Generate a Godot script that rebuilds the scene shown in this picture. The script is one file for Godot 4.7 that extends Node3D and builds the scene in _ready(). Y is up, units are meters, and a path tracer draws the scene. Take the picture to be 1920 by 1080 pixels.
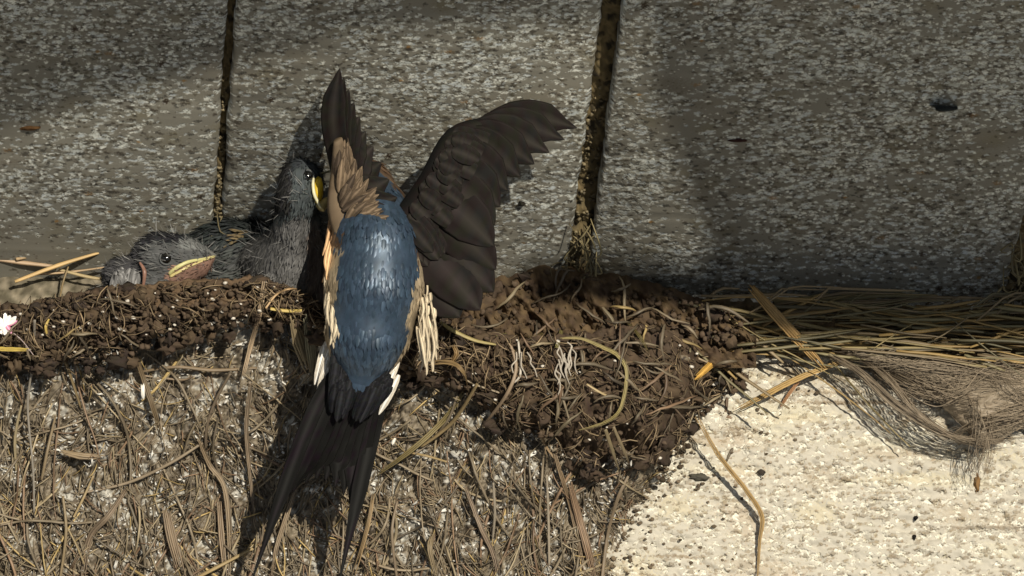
extends Node3D
# A swallow nest of mud and straw where a plastered wall meets a sloping board ceiling.
# Wall: the plane z = 0. Ceiling: rises towards +z from the corner line y = 0, z = 0. Units are metres.

const PITCH := 13.0
const YAW := -4.5
const SLOPE := 24.0
const DISTANCE := 3.0
const FOV := 4.511

var eye: Vector3
var fwd: Vector3
var rgt: Vector3
var upv: Vector3
var half: float
var cn: Vector3
var rng := RandomNumberGenerator.new()
var n1 := FastNoiseLite.new()
var n2 := FastNoiseLite.new()
var n3 := FastNoiseLite.new()
var names := {}
var M := {}

# ---------------------------------------------------------------- mesh collecting
class MB:
	var v := PackedVector3Array()
	var c := PackedColorArray()
	var t := PackedVector2Array()
	var i := PackedInt32Array()
	var use_uv := false
	func commit() -> ArrayMesh:
		var a := []
		a.resize(Mesh.ARRAY_MAX)
		a[Mesh.ARRAY_VERTEX] = v
		if c.size() == v.size(): a[Mesh.ARRAY_COLOR] = c
		if use_uv: a[Mesh.ARRAY_TEX_UV] = t
		a[Mesh.ARRAY_INDEX] = i
		var st := SurfaceTool.new()
		st.create_from_arrays(a)
		st.generate_normals()
		st.index()
		return st.commit()

func sight(u: float, v: float) -> Vector3:
	return fwd + rgt * ((u - 960.0) / 540.0 * half) - upv * ((v - 540.0) / 540.0 * half)

func W(u: float, v: float, z: float) -> Vector3:      # point on the sheet z metres in front of the wall
	var d := sight(u, v)
	return eye + d * ((z - eye.z) / d.z)

func C(u: float, v: float, h: float) -> Vector3:      # point h metres below the ceiling
	var d := sight(u, v)
	return eye + d * ((h - cn.dot(eye)) / cn.dot(d))

func slopept(x: float, w: float, h: float) -> Vector3:    # ceiling coordinates: along the wall, out from the wall, below the boards
	var s := deg_to_rad(SLOPE)
	return Vector3(x, w * sin(s), w * cos(s)) + cn * h

func numbered(called: String) -> String:
	if not names.has(called):
		names[called] = 0
		return called
	names[called] += 1
	return "%s_%03d" % [called, names[called]]

func part(called: String, m: Mesh, mat: Material, parent: Node, kind := "") -> MeshInstance3D:
	var o := MeshInstance3D.new()
	o.name = called
	o.mesh = m
	o.material_override = mat
	parent.add_child(o, true)
	if kind: o.set_meta("kind", kind)
	return o

func thing(called: String, label: String, category: String, at := Vector3.ZERO, group := "") -> Node3D:
	var o := Node3D.new()
	o.name = numbered(called)
	add_child(o)
	o.position = at
	o.set_meta("label", label)
	o.set_meta("category", category)
	if group: o.set_meta("group", group)
	return o

func setting(called: String) -> Node3D:
	var o := Node3D.new()
	o.name = called
	add_child(o)
	o.set_meta("kind", "structure")
	return o

func tag(o: Node, label: String, category: String, group := "") -> void:
	o.name = numbered(String(o.name))
	o.set_meta("label", label)
	o.set_meta("category", category)
	if group: o.set_meta("group", group)

func lin(a: Array, x: float) -> float:      # piecewise linear table [[x, y], ...]
	if x <= a[0][0]: return a[0][1]
	for k in range(1, a.size()):
		if x < a[k][0]:
			return lerpf(a[k - 1][1], a[k][1], (x - a[k - 1][0]) / (a[k][0] - a[k - 1][0]))
	return a[a.size() - 1][1]

func smooth_pts(p: Array, per: int) -> Array:      # Catmull-Rom
	if p.size() == 2:
		var o2 := []
		for k in per + 1: o2.append(p[0].lerp(p[1], k / float(per)))
		return o2
	var o := []
	for s in p.size() - 1:
		var a = p[max(s - 1, 0)]
		var b = p[s]
		var c = p[s + 1]
		var d = p[min(s + 2, p.size() - 1)]
		for k in per:
			o.append(b.cubic_interpolate(c, a, d, k / float(per)))
	o.append(p[p.size() - 1])
	return o

# a tube whose section is an ellipse: wide across (side of nrm x path), thick along nrm
func tube(mb: MB, pts: Array, wid: Array, thick: float, nrm: Vector3, col: Color, sides := 5, jitter := 0.12, vane := false) -> void:
	var n := pts.size()
	var tones := []
	for s in sides: tones.append(rng.randf_range(0.72, 1.22))
	var base := mb.v.size()
	for k in n:
		var p: Vector3 = pts[k]
		var tan: Vector3 = (pts[min(k + 1, n - 1)] - pts[max(k - 1, 0)])
		tan = tan.normalized()
		var side := tan.cross(nrm).normalized()
		var up := side.cross(tan)
		var f := k / float(max(n - 1, 1)) * (wid.size() - 1)
		var w: float = lerpf(wid[int(f)], wid[min(int(f) + 1, wid.size() - 1)], f - int(f))
		var j := 1.0 + rng.randf_range(-jitter, jitter)
		var cc := Color(col.r * j, col.g * j, col.b * j)
		for s in sides:
			var an := TAU * s / sides
			mb.v.append(p + side * (cos(an) * w) + up * (sin(an) * w * thick))
			if vane:
				var ca := cos(an)
				var vf := 1.0 + 1.5 * exp(-ca * ca * 60.0) + 0.5 * pow(absf(ca), 8.0) + rng.randf_range(-0.2, 0.2)
				mb.c.append(Color(cc.r * vf, cc.g * vf, cc.b * vf))
			else:
				var sf: float = tones[s] + rng.randf_range(-0.08, 0.08)
				mb.c.append(Color(cc.r * sf, cc.g * sf, cc.b * sf))
	for k in n - 1:
		for s in sides:
			var a := base + k * sides + s
			var b := base + k * sides + (s + 1) % sides
			mb.i.append_array(PackedInt32Array([a, a + sides, b, b, a + sides, b + sides]))
	for e in [0, n - 1]:
		for s in range(1, sides - 1):
			var a2: int = base + e * sides
			if e == 0: mb.i.append_array(PackedInt32Array([a2, a2 + s, a2 + s + 1]))
			else: mb.i.append_array(PackedInt32Array([a2, a2 + s + 1, a2 + s]))

func grid(mb: MB, nu: int, nv: int, flip := false) -> void:      # quads over the last nu * nv vertices
	var base := mb.v.size() - nu * nv
	for y in nv - 1:
		for x in nu - 1:
			var a := base + y * nu + x
			if flip: mb.i.append_array(PackedInt32Array([a, a + nu, a + 1, a + 1, a + nu, a + nu + 1]))
			else: mb.i.append_array(PackedInt32Array([a, a + 1, a + nu, a + 1, a + nu + 1, a + nu]))

func box(mb: MB, o: Vector3, ax: Vector3, ay: Vector3, az: Vector3) -> void:
	for f in [[o, ax, ay], [o + az, ay, ax], [o, ay, az], [o + ax, az, ay], [o, az, ax], [o + ay, ax, az]]:
		var b := mb.v.size()
		mb.v.append_array(PackedVector3Array([f[0], f[0] + f[1], f[0] + f[1] + f[2], f[0] + f[2]]))
		mb.i.append_array(PackedInt32Array([b, b + 1, b + 2, b, b + 2, b + 3]))

# an uneven lump: a sphere of rings pushed in and out by noise
func lump(mb: MB, at: Vector3, r: Vector3, rough: float, col: Color, rings := 6, seg := 9, seedv := 0.0, freq := 90.0, turn := Basis.IDENTITY) -> void:
	var base := mb.v.size()
	for y in rings + 1:
		var th := PI * y / rings
		for x in seg:
			var ph := TAU * x / seg
			var d := Vector3(sin(th) * cos(ph), cos(th), sin(th) * sin(ph))
			var k := 1.0 + rough * n1.get_noise_3d(d.x * freq + seedv, d.y * freq, d.z * freq - seedv) * 1.6
			mb.v.append(at + turn * (d * r * k))
			var j := 1.0 + 0.35 * n2.get_noise_3d(d.x * 120.0 - seedv, d.y * 120.0, d.z * 120.0 + seedv)
			mb.c.append(Color(col.r * j, col.g * j, col.b * j))
	for y in rings:
		for x in seg:
			var a := base + y * seg + x
			var b := base + y * seg + (x + 1) % seg
			mb.i.append_array(PackedInt32Array([a, b, a + seg, b, b + seg, a + seg]))

# ---------------------------------------------------------------- bodies: tapered capsules, smooth minimum, surface nets
func sdf(p: Vector3, caps: Array, k: float) -> float:
	var d := 1e9
	for cp in caps:
		var a: Vector3 = cp[0]
		var ba: Vector3 = cp[1] - a
		var h := clampf((p - a).dot(ba) / maxf(ba.length_squared(), 1e-9), 0.0, 1.0)
		var e: float = (p - a - ba * h).length() - lerpf(cp[2], cp[3], h)
		var m := clampf(0.5 + 0.5 * (d - e) / k, 0.0, 1.0) if d < 1e8 else 1.0
		d = lerpf(d, e, m) - k * m * (1.0 - m) if d < 1e8 else e
	return d

func body_mesh(caps: Array, k: float, cell: float, paint: Callable) -> MB:
	var lo := Vector3.ONE * 1e9
	var hi := -lo
	for cp in caps:
		for e in 2:
			var r: float = cp[2 + e] + cell * 2.5
			lo = lo.min(cp[e] - Vector3.ONE * r)
			hi = hi.max(cp[e] + Vector3.ONE * r)
	var nx := int((hi.x - lo.x) / cell) + 2
	var ny := int((hi.y - lo.y) / cell) + 2
	var nz := int((hi.z - lo.z) / cell) + 2
	var f := PackedFloat32Array()
	f.resize(nx * ny * nz)
	var q := 0
	for z in nz:
		for y in ny:
			for x in nx:
				f[q] = sdf(lo + Vector3(x, y, z) * cell, caps, k)
				q += 1
	var mb := MB.new()
	var at := PackedInt32Array()
	at.resize(nx * ny * nz)
	at.fill(-1)
	var sx := 1
	var sy := nx
	var sz := nx * ny
	var off := [0, sx, sy, sx + sy, sz, sx + sz, sy + sz, sx + sy + sz]
	var ed := [[0, 1], [2, 3], [4, 5], [6, 7], [0, 2], [1, 3], [4, 6], [5, 7], [0, 4], [1, 5], [2, 6], [3, 7]]
	var cor := [Vector3(0, 0, 0), Vector3(1, 0, 0), Vector3(0, 1, 0), Vector3(1, 1, 0), Vector3(0, 0, 1), Vector3(1, 0, 1), Vector3(0, 1, 1), Vector3(1, 1, 1)]
	for z in nz - 1:
		for y in ny - 1:
			for x in nx - 1:
				var g := x + y * sy + z * sz
				var neg := 0
				for o in off:
					if f[g + o] < 0.0: neg += 1
				if neg == 0 or neg == 8: continue
				var s := Vector3.ZERO
				var cnt := 0
				for e in ed:
					var a := f[g + off[e[0]]]
					var b := f[g + off[e[1]]]
					if (a < 0.0) != (b < 0.0):
						s += (cor[e[0]] as Vector3).lerp(cor[e[1]], a / (a - b))
						cnt += 1
				at[g] = mb.v.size()
				var p := lo + (Vector3(x, y, z) + s / cnt) * cell
				mb.v.append(p)
				mb.c.append(paint.call(p))
	for z in range(1, nz - 1):
		for y in range(1, ny - 1):
			for x in range(1, nx - 1):
				var g := x + y * sy + z * sz
				var inside := f[g] < 0.0
				for ax in 3:
					var o: int = [sx, sy, sz][ax]
					if (f[g + o] < 0.0) == inside: continue
					var p1: int = [sy, sz, sx][ax]
					var p2: int = [sz, sx, sy][ax]
					var qa := at[g]
					var qb := at[g - p1]
					var qc := at[g - p1 - p2]
					var qd := at[g - p2]
					if qa < 0 or qb < 0 or qc < 0 or qd < 0: continue
					if inside: mb.i.append_array(PackedInt32Array([qa, qc, qb, qa, qd, qc]))
					else: mb.i.append_array(PackedInt32Array([qa, qb, qc, qa, qc, qd]))
	return mb

func on_body(u: float, v: float, org: Vector3, caps: Array, k: float, z0: float, z1: float) -> Vector3:      # front of a body along one line of sight
	var a := W(u, v, z1) - org
	var b := W(u, v, z0) - org
	for s in 60:
		var p := a.lerp(b, s / 60.0)
		if sdf(p, caps, k) < 0.0: return p
	return a.lerp(b, 0.5)

# small feathers or down lying over a body: each a rounded thin blade that follows the flow
func plumage(src: MB, caps: Array, k: float, count: int, length: float, width: float, lift: float, flow: Callable, paint: Callable) -> MB:
	var mb := MB.new()
	for q in count:
		var p: Vector3 = src.v[rng.randi() % src.v.size()]
		var e := 0.0006
		var nn := Vector3(sdf(p + Vector3(e, 0, 0), caps, k) - sdf(p - Vector3(e, 0, 0), caps, k), sdf(p + Vector3(0, e, 0), caps, k) - sdf(p - Vector3(0, e, 0), caps, k), sdf(p + Vector3(0, 0, e), caps, k) - sdf(p - Vector3(0, 0, e), caps, k)).normalized()
		var d: Vector3 = flow.call(p)
		d += Vector3(rng.randf_range(-0.35, 0.35), rng.randf_range(-0.35, 0.35), rng.randf_range(-0.35, 0.35)) * lift * 2.0
		d = (d - nn * d.dot(nn))
		if d.length() < 0.05: continue
		d = (d.normalized() + nn * lift * rng.randf_range(0.3, 1.3)).normalized()
		var s := d.cross(nn).normalized()
		var col: Color = paint.call(p)
		var j := rng.randf_range(0.75, 1.3)
		col = Color(col.r * j, col.g * j, col.b * j)
		var L := length * rng.randf_range(0.6, 1.3)
		var w := width * rng.randf_range(0.7, 1.2)
		var b := mb.v.size()
		var o := p - nn * 0.0004
		mb.v.append_array(PackedVector3Array([o, o + d * L * 0.35 + s * w, o + d * L * 0.35 - s * w, o + d * L * 0.75 + s * w * 0.85 - nn * w * 0.2, o + d * L * 0.75 - s * w * 0.85 - nn * w * 0.2, o + d * L - nn * w * 0.3, o + d * L * 0.55 + nn * w * 0.25]))
		for c7 in 7: mb.c.append(col)
		mb.i.append_array(PackedInt32Array([b, b + 6, b + 1, b, b + 2, b + 6, b + 1, b + 6, b + 3, b + 6, b + 2, b + 4, b + 3, b + 6, b + 5, b + 6, b + 4, b + 5]))
	return mb

# ---------------------------------------------------------------- textures of specks
func speck(w: int, h: int, col: Color, sd: int) -> Image:
	var im := Image.create(w, h, false, Image.FORMAT_RGBA8)
	for y in h:
		for x in w:
			var a := (x + 0.5) / w * 2.0 - 1.0
			var b := (y + 0.5) / h * 2.0 - 1.0
			var r := sqrt(a * a + b * b) + 1.1 * n1.get_noise_3d(x * 15.0 + sd * 77.0, y * 17.0, sd * 31.0)
			var al := clampf((0.72 - r) * 3.2, 0.0, 1.0)
			im.set_pixel(x, y, Color(col.r, col.g, col.b, al * col.a))
	return im

func specks(cols: Array, sizes: Array, count: int, sd: int) -> Array:
	var o := []
	for k in count:
		var s: Array = sizes[k % sizes.size()]
		o.append(speck(s[0], s[1], cols[(k * 7 + sd) % cols.size()], sd + k))
	return o

func strew(im: Image, bump: Image, set_: Array, bumps: Array, count: int, keep: Callable) -> void:
	var w := im.get_width()
	var h := im.get_height()
	for k in count:
		var x := rng.randi_range(-20, w - 1)
		var y := rng.randi_range(-20, h - 1)
		if not keep.call(x / float(w), y / float(h)): continue
		var q := rng.randi() % set_.size()
		var s: Image = set_[q]
		im.blend_rect(s, Rect2i(0, 0, s.get_width(), s.get_height()), Vector2i(x, y))
		if bumps.size() > 0:
			var b: Image = bumps[q]
			bump.blend_rect(b, Rect2i(0, 0, b.get_width(), b.get_height()), Vector2i(x, y))

func textured(im: Image, bump: Image, strength: float, rough: float) -> StandardMaterial3D:
	var m := StandardMaterial3D.new()
	im.generate_mipmaps()
	m.albedo_texture = ImageTexture.create_from_image(im)
	bump.bump_map_to_normal_map(strength)
	bump.generate_mipmaps()
	m.normal_enabled = true
	m.normal_texture = ImageTexture.create_from_image(bump)
	m.roughness = rough
	m.metallic_specular = 0.3
	return m

func painted(rough: float, spec := 0.5, grain := 0.0, scale := 200.0) -> StandardMaterial3D:      # colour from the mesh
	var m := StandardMaterial3D.new()
	m.vertex_color_use_as_albedo = true
	m.roughness = rough
	m.metallic_specular = spec
	m.cull_mode = BaseMaterial3D.CULL_DISABLED
	if grain > 0.0:
		var nt := NoiseTexture2D.new()
		nt.width = 256
		nt.height = 256
		nt.seamless = true
		nt.as_normal_map = true
		nt.bump_strength = 6.0
		var fn := FastNoiseLite.new()
		fn.seed = 5
		fn.frequency = 0.05
		nt.noise = fn
		m.normal_enabled = true
		m.normal_texture = nt
		m.normal_scale = grain
		m.uv1_triplanar = true
		m.uv1_world_triplanar = true
		m.uv1_scale = Vector3.ONE * scale
	return m

func make_materials() -> void:
	# ceiling boards: brown weathered board under broken pale flecks
	var im := Image.create(2048, 2048, false, Image.FORMAT_RGBA8)
	im.fill(Color(0.495, 0.487, 0.455))
	var bp := Image.create(2048, 2048, false, Image.FORMAT_RGBA8)
	bp.fill(Color(0.45, 0.45, 0.45))
	var none := func(_a, _b): return true
	var big := specks([Color(0.40, 0.38, 0.34, 0.45), Color(0.55, 0.545, 0.51, 0.35), Color(0.46, 0.435, 0.36, 0.45), Color(0.50, 0.475, 0.43, 0.3)], [[90, 40], [140, 60], [60, 60], [180, 50]], 16, 900)
	strew(im, bp, big, [], 900, none)
	# pale flecks stand thick in the open, thin out in the dusty strip along the wall on the left
	var dust := func(a, b): return rng.randf() < 0.72 + 1.1 * n1.get_noise_2d(a * 420.0, b * 420.0) and rng.randf() > clampf((0.20 - b) * 7.0, 0.0, 0.93) * clampf((0.60 - a) * 6.0, 0.25, 1.0)
	var szs := [[10, 8], [14, 9], [8, 7], [19, 11], [7, 7], [12, 13], [9, 10], [22, 11]]
	var dk := specks([Color(0.27, 0.25, 0.22, 0.8), Color(0.33, 0.31, 0.26, 0.7), Color(0.23, 0.225, 0.215, 0.7)], szs, 24, 300)
	var dkb := specks([Color(0.12, 0.12, 0.12, 0.7)], szs, 24, 300)
	strew(im, bp, dk, dkb, 38000, dust)
	var wh := specks([Color(0.82, 0.84, 0.83, 0.9), Color(0.74, 0.76, 0.75, 0.85), Color(0.89, 0.90, 0.88, 0.9), Color(0.66, 0.67, 0.64, 0.8), Color(0.76, 0.79, 0.81, 0.85)], szs, 48, 100)
	var whb := specks([Color(0.9, 0.9, 0.9, 0.85)], szs, 48, 100)
	strew(im, bp, wh, whb, 70000, dust)
	var film := specks([Color(0.56, 0.56, 0.54, 0.4), Color(0.50, 0.50, 0.48, 0.4)], [[60, 34], [90, 40], [40, 30]], 12, 515)
	strew(im, bp, film, [], 1500, func(a, b): return b < 0.20 and a < 0.62 and rng.randf() > b * 4.5)
	var tan := specks([Color(0.55, 0.40, 0.22, 0.7), Color(0.50, 0.38, 0.25, 0.6), Color(0.2, 0.16, 0.12, 0.8)], [[26, 16], [18, 22], [12, 10]], 12, 610)
	strew(im, bp, tan, [], 160, none)
	var fine := specks([Color(0.85, 0.84, 0.82, 0.8), Color(0.3, 0.27, 0.24, 0.7)], [[5, 4], [7, 4], [4, 4]], 12, 730)
	var fineb := specks([Color(0.9, 0.9, 0.9, 0.8), Color(0.15, 0.15, 0.15, 0.7)], [[5, 4], [7, 4], [4, 4]], 12, 730)
	strew(im, bp, fine, fineb, 9000, none)
	M.board = textured(im, bp, 2.2, 0.72)
	# wall: cream limewash over rough render, brushed along
	im = Image.create(2048, 1536, false, Image.FORMAT_RGBA8)
	im.fill(Color(0.74, 0.718, 0.675))
	bp = Image.create(2048, 1536, false, Image.FORMAT_RGBA8)
	bp.fill(Color(0.5, 0.5, 0.5))
	var st := specks([Color(0.66, 0.60, 0.52, 0.4), Color(0.80, 0.78, 0.70, 0.5), Color(0.73, 0.67, 0.58, 0.4), Color(0.79, 0.75, 0.63, 0.5)], [[160, 40], [240, 30], [100, 60]], 16, 40)
	strew(im, bp, st, [], 420, none)
	var wz := [[6, 5], [9, 6], [13, 7], [5, 5], [17, 7], [8, 8]]
	var wl := specks([Color(0.90, 0.885, 0.83, 0.8), Color(0.95, 0.94, 0.89, 0.85), Color(0.80, 0.775, 0.69, 0.7)], wz, 36, 1100)
	var wlb := specks([Color(0.85, 0.85, 0.85, 0.6)], wz, 36, 1100)
	var wd := specks([Color(0.57, 0.51, 0.42, 0.6), Color(0.64, 0.56, 0.47, 0.6), Color(0.50, 0.45, 0.38, 0.5)], wz, 36, 1300)
	var wdb := specks([Color(0.2, 0.2, 0.2, 0.6)], wz, 36, 1300)
	strew(im, bp, wd, wdb, 34000, none)
	strew(im, bp, wl, wlb, 42000, none)
	var streak := specks([Color(0.50, 0.42, 0.33, 0.5), Color(0.58, 0.50, 0.40, 0.5), Color(0.42, 0.37, 0.31, 0.45)], [[120, 7], [200, 8], [70, 6], [260, 10]], 16, 2100)
	var streakb := specks([Color(0.1, 0.1, 0.1, 0.3)], [[120, 7], [200, 8], [70, 6], [260, 10]], 16, 2100)
	strew(im, bp, streak, streakb, 190, none)
	var grime := specks([Color(0.42, 0.35, 0.27, 0.4), Color(0.50, 0.42, 0.33, 0.35)], [[40, 26], [80, 30], [24, 20]], 10, 2300)
	strew(im, bp, grime, [], 60, none)
	M.wall = textured(im, bp, 7.0, 0.75)
	M.mud = painted(0.9, 0.25, 0.9, 260.0)
	M.crust = painted(0.5, 0.5, 0.8, 320.0)
	M.straw = painted(0.55, 0.5)
	M.dropping = painted(0.45, 0.5)
	M.down = painted(0.85, 0.25)
	M.gloss = painted(0.42, 0.5)
	M.gloss.metallic = 0.35
	M.wing = painted(0.7, 0.22)
	M.eye = painted(0.14, 0.8)
	M.beak = painted(0.4, 0.5)
	M.earth = painted(0.95, 0.2)
	var t := StandardMaterial3D.new()
	t.albedo_color = Color(0.36, 0.31, 0.26)
	t.roughness = 0.9
	M.timber = t
	var g := StandardMaterial3D.new()
	g.albedo_color = Color(0.72, 0.71, 0.68)
	g.roughness = 1.0
	var gn := NoiseTexture2D.new()
	gn.seamless = true
	var gr := Gradient.new()
	gr.set_color(0, Color(0.75, 0.72, 0.68))
	gr.set_color(1, Color(1, 1, 1))
	gn.color_ramp = gr
	var gf := FastNoiseLite.new()
	gf.frequency = 0.03
	gn.noise = gf
	g.albedo_texture = gn
	g.uv1_triplanar = true
	g.uv1_world_triplanar = true
	g.uv1_scale = Vector3.ONE * 0.4
	M.ground = g

# ---------------------------------------------------------------- relief of wall, crust and mud (metres in front of the wall plane)
const RIM := [[-260, 585], [-100, 580], [0, 575], [60, 568], [130, 552], [200, 538], [300, 531], [420, 524], [500, 522], [560, 545], [640, 590], [760, 602], [830, 606], [900, 622], [980, 632], [1080, 628], [1160, 612], [1230, 612], [1300, 640], [1350, 668], [1400, 700]]
const MUDFOOT := [[-260, 690], [0, 672], [80, 676], [180, 672], [260, 650], [330, 622], [450, 600], [560, 600], [640, 640], [760, 690], [830, 705], [900, 745], [950, 800], [1010, 800], [1060, 850], [1120, 880], [1170, 850], [1200, 895], [1250, 890], [1290, 830], [1310, 780], [1350, 745], [1400, 705]]
const CRUSTEDGE := [[500, 1380], [640, 1370], [720, 1340], [800, 1300], [900, 1262], [960, 1215], [1020, 1185], [1080, 1165], [1300, 1120]]

func z_crust(u: float, v: float) -> float:
	var edge := lin(CRUSTEDGE, v) + 26.0 * n2.get_noise_2d(v * 1.3, 7.0)
	var e := smoothstep(0.0, 1.0, clampf((edge - u) / 90.0, 0.0, 1.0))
	var base := 0.006 + 0.052 * pow(1.0 - clampf((v - lin(RIM, u) - 20.0) / 470.0, 0.0, 1.0), 1.7)
	var bow := 1.0 - 0.55 * pow(clampf(absf(u - 620.0) / 760.0, 0.0, 1.0), 2.0)
	var r := n1.get_noise_2d(u * 0.55, v * 0.42) * 0.0085 + n2.get_noise_2d(u * 1.7, v * 1.4) * 0.0034 + absf(n3.get_noise_2d(u * 3.2, v * 2.6)) * 0.0040
	var z := e * (base * bow + r + 0.002) - 0.006 * (1.0 - e)
	return lerpf(-0.006, z, smoothstep(4.0, 40.0, v - lin(RIM, u)))

func z_mud(u: float, v: float) -> float:
	var bow := sqrt(maxf(0.02, 1.0 - pow((u - 600.0) / 830.0, 2.0)))
	var top := lin(RIM, u)
	var d := clampf((v - top) / maxf(lin(MUDFOOT, u) - top, 20.0), 0.0, 1.0)
	return (lerpf(0.064 * bow, z_crust(u, v) + 0.007, smoothstep(0.25, 1.1, d)) + 0.003) * smoothstep(0.0, 1.0, clampf((1400.0 - u) / 170.0, 0.0, 1.0))

func z_skin(u: float, v: float) -> float:      # outermost of mud and crust
	var z := z_crust(u, v)
	if v > lin(RIM, u) - 4.0 and v < lin(MUDFOOT, u): z = maxf(z, z_mud(u, v) + 0.002)
	return z

func wall_relief(u: float, v: float) -> float:
	return n1.get_noise_2d(u * 0.25, v * 0.8) * 0.0022 + n2.get_noise_2d(u * 0.8, v * 2.6) * 0.0022 + absf(n3.get_noise_2d(u * 0.5, v * 1.6)) * -0.0013 + n3.get_noise_2d(u * 2.4, v * 3.8) * 0.0013

func build_setting() -> void:
	var g := setting("ground")
	var pm := PlaneMesh.new()
	pm.size = Vector2(300, 300)
	var go := part("earth", pm, M.ground, g)
	go.position = Vector3(0, -2.6, 20)
	# wall
	var wl := setting("wall")
	var mb := MB.new()
	mb.use_uv = true
	var x0 := -0.30
	var y0 := -0.20
	var nu := 620
	var nv := 216
	var st := 0.001
	for j in nv:
		for i in nu:
			var x := x0 + i * st
			var y := y0 + j * st
			mb.v.append(Vector3(x, y, wall_relief(x * 4570.0, y * 4570.0)))
			mb.t.append(Vector2(x / 0.56, -y / 0.42))
	grid(mb, nu, nv)
	part("plaster", mb.commit(), M.wall, wl)
	var x1 := x0 + (nu - 1) * st
	var y1 := y0 + (nv - 1) * st
	var far := MB.new()
	far.use_uv = true
	for r in [[-2.2, -2.6, x0, 0.03], [x1, -2.6, 2.2, 0.03], [x0, -2.6, x1, y0]]:
		for p in [[r[0], r[1]], [r[2], r[1]], [r[0], r[3]], [r[2], r[3]]]:
			far.v.append(Vector3(p[0], p[1], -0.0005))
			far.t.append(Vector2(p[0] / 0.56, -p[1] / 0.42))
		grid(far, 2, 2)
	part("plaster", far.commit(), M.wall, wl)
	mb = MB.new()
	box(mb, Vector3(-2.2, -2.6, -0.25), Vector3(4.4, 0, 0), Vector3(0, 2.95, 0), Vector3(0, 0, 0.24))
	part("masonry", mb.commit(), M.timber, wl)
	# ceiling boards, gaps between them, deck above
	var ce := setting("ceiling")
	var cuts := [[-2.0, 0.004], [-1.7, 0.004], [-1.4, 0.004], [-1.1, 0.004], [-0.8, 0.004], [-0.58, 0.004], [-0.43, 0.004], [-0.272, 0.004], [-0.1225, 0.0034], [0.0262, 0.0082], [0.2085, 0.0085], [0.37, 0.005], [0.54, 0.004], [0.8, 0.004], [1.1, 0.004], [1.5, 0.004], [2.0, 0.004]]
	for b in cuts.size() - 1:
		var xl: float = cuts[b][0] + cuts[b][1] * 0.5
		var xr: float = cuts[b + 1][0] - cuts[b + 1][1] * 0.5
		var near := xl > -0.5 and xr < 0.6
		mb = MB.new()
		mb.use_uv = true
		var rows := []
		var w := -0.004
		while w < 1.2:
			rows.append(w)
			w += 0.0018 if near and w < 0.34 else 0.2
		rows.append(1.2)
		var drop := [0.0, 0.0012, -0.0008, 0.0006][b % 4] as float
		for r in rows:
			var jl := n1.get_noise_2d(r * 2600.0, b * 91.0) * 0.0011 + n2.get_noise_2d(r * 9000.0, b * 17.0) * 0.0006
			var jr := n1.get_noise_2d(r * 2600.0, b * 91.0 + 400.0) * 0.0011 + n2.get_noise_2d(r * 9000.0, b * 17.0 + 80.0) * 0.0006
			for q in [[xl + jl + 0.001, -0.02], [xl + jl, -0.0016], [xl + jl + 0.0012 + absf(jl), 0.0], [xr + jr - 0.0012 - absf(jr), 0.0], [xr + jr, -0.0016], [xr + jr - 0.001, -0.02]]:
				mb.v.append(slopept(q[0], r, q[1] + drop))
				mb.t.append(Vector2(q[0] / 0.45 + 0.5, r / 0.45 + 0.03))
		grid(mb, 6, rows.size())
		part("ceiling_board", mb.commit(), M.board, ce)
	mb = MB.new()
	var a0 := slopept(-2.0, -0.25, -0.024)
	box(mb, a0, Vector3(4.0, 0, 0), slopept(-2.0, 1.2, -0.024) - a0, -cn * 0.04)
	part("roof_deck", mb.commit(), M.timber, ce)
	# boards along the open edge of the roof, outside the picture, that cut off the low sun
	for e in [[[-2.0, 0.128], [-0.05, 0.132], [-0.015, 0.139], [0.07, 0.153], [0.11, 0.1600], [0.195, 0.1625], [0.218, 0.1625]], [[0.22, 0.165], [0.24, 0.147], [0.295, 0.114], [0.31, 0.0845], [2.0, 0.079]]]:
		mb = MB.new()
		var head: float = 0.430 if e[0][0] < 0.0 else 0.185
		for side in 2:
			for q in e:
				mb.v.append(Vector3(q[0], q[1], 1.0 + side * 0.02))
				mb.v.append(Vector3(q[0], head, 1.0 + side * 0.02))
		var k: int = e.size() * 2
		for s in range(0, k - 2, 2):
			mb.i.append_array(PackedInt32Array([s, s + 2, s + 1, s + 1, s + 2, s + 3, k + s, k + s + 1, k + s + 2, k + s + 1, k + s + 3, k + s + 2, s, k + s, s + 2, s + 2, k + s, k + s + 2, s + 1, s + 3, k + s + 1, s + 3, k + s + 3, k + s + 1]))
		mb.i.append_array(PackedInt32Array([0, 1, k, 1, k + 1, k, k - 2, 2 * k - 2, k - 1, k - 1, 2 * k - 2, 2 * k - 1]))
		part("eave_board", mb.commit(), M.timber, ce)
	mb = MB.new()
	box(mb, Vector3(0.21, 0.0915, 0.97), Vector3(1.7, 0, 0), Vector3(0, 0.0185, 0), Vector3(0, 0, 0.02))
	part("eave_batten", mb.commit(), M.timber, ce)
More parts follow.
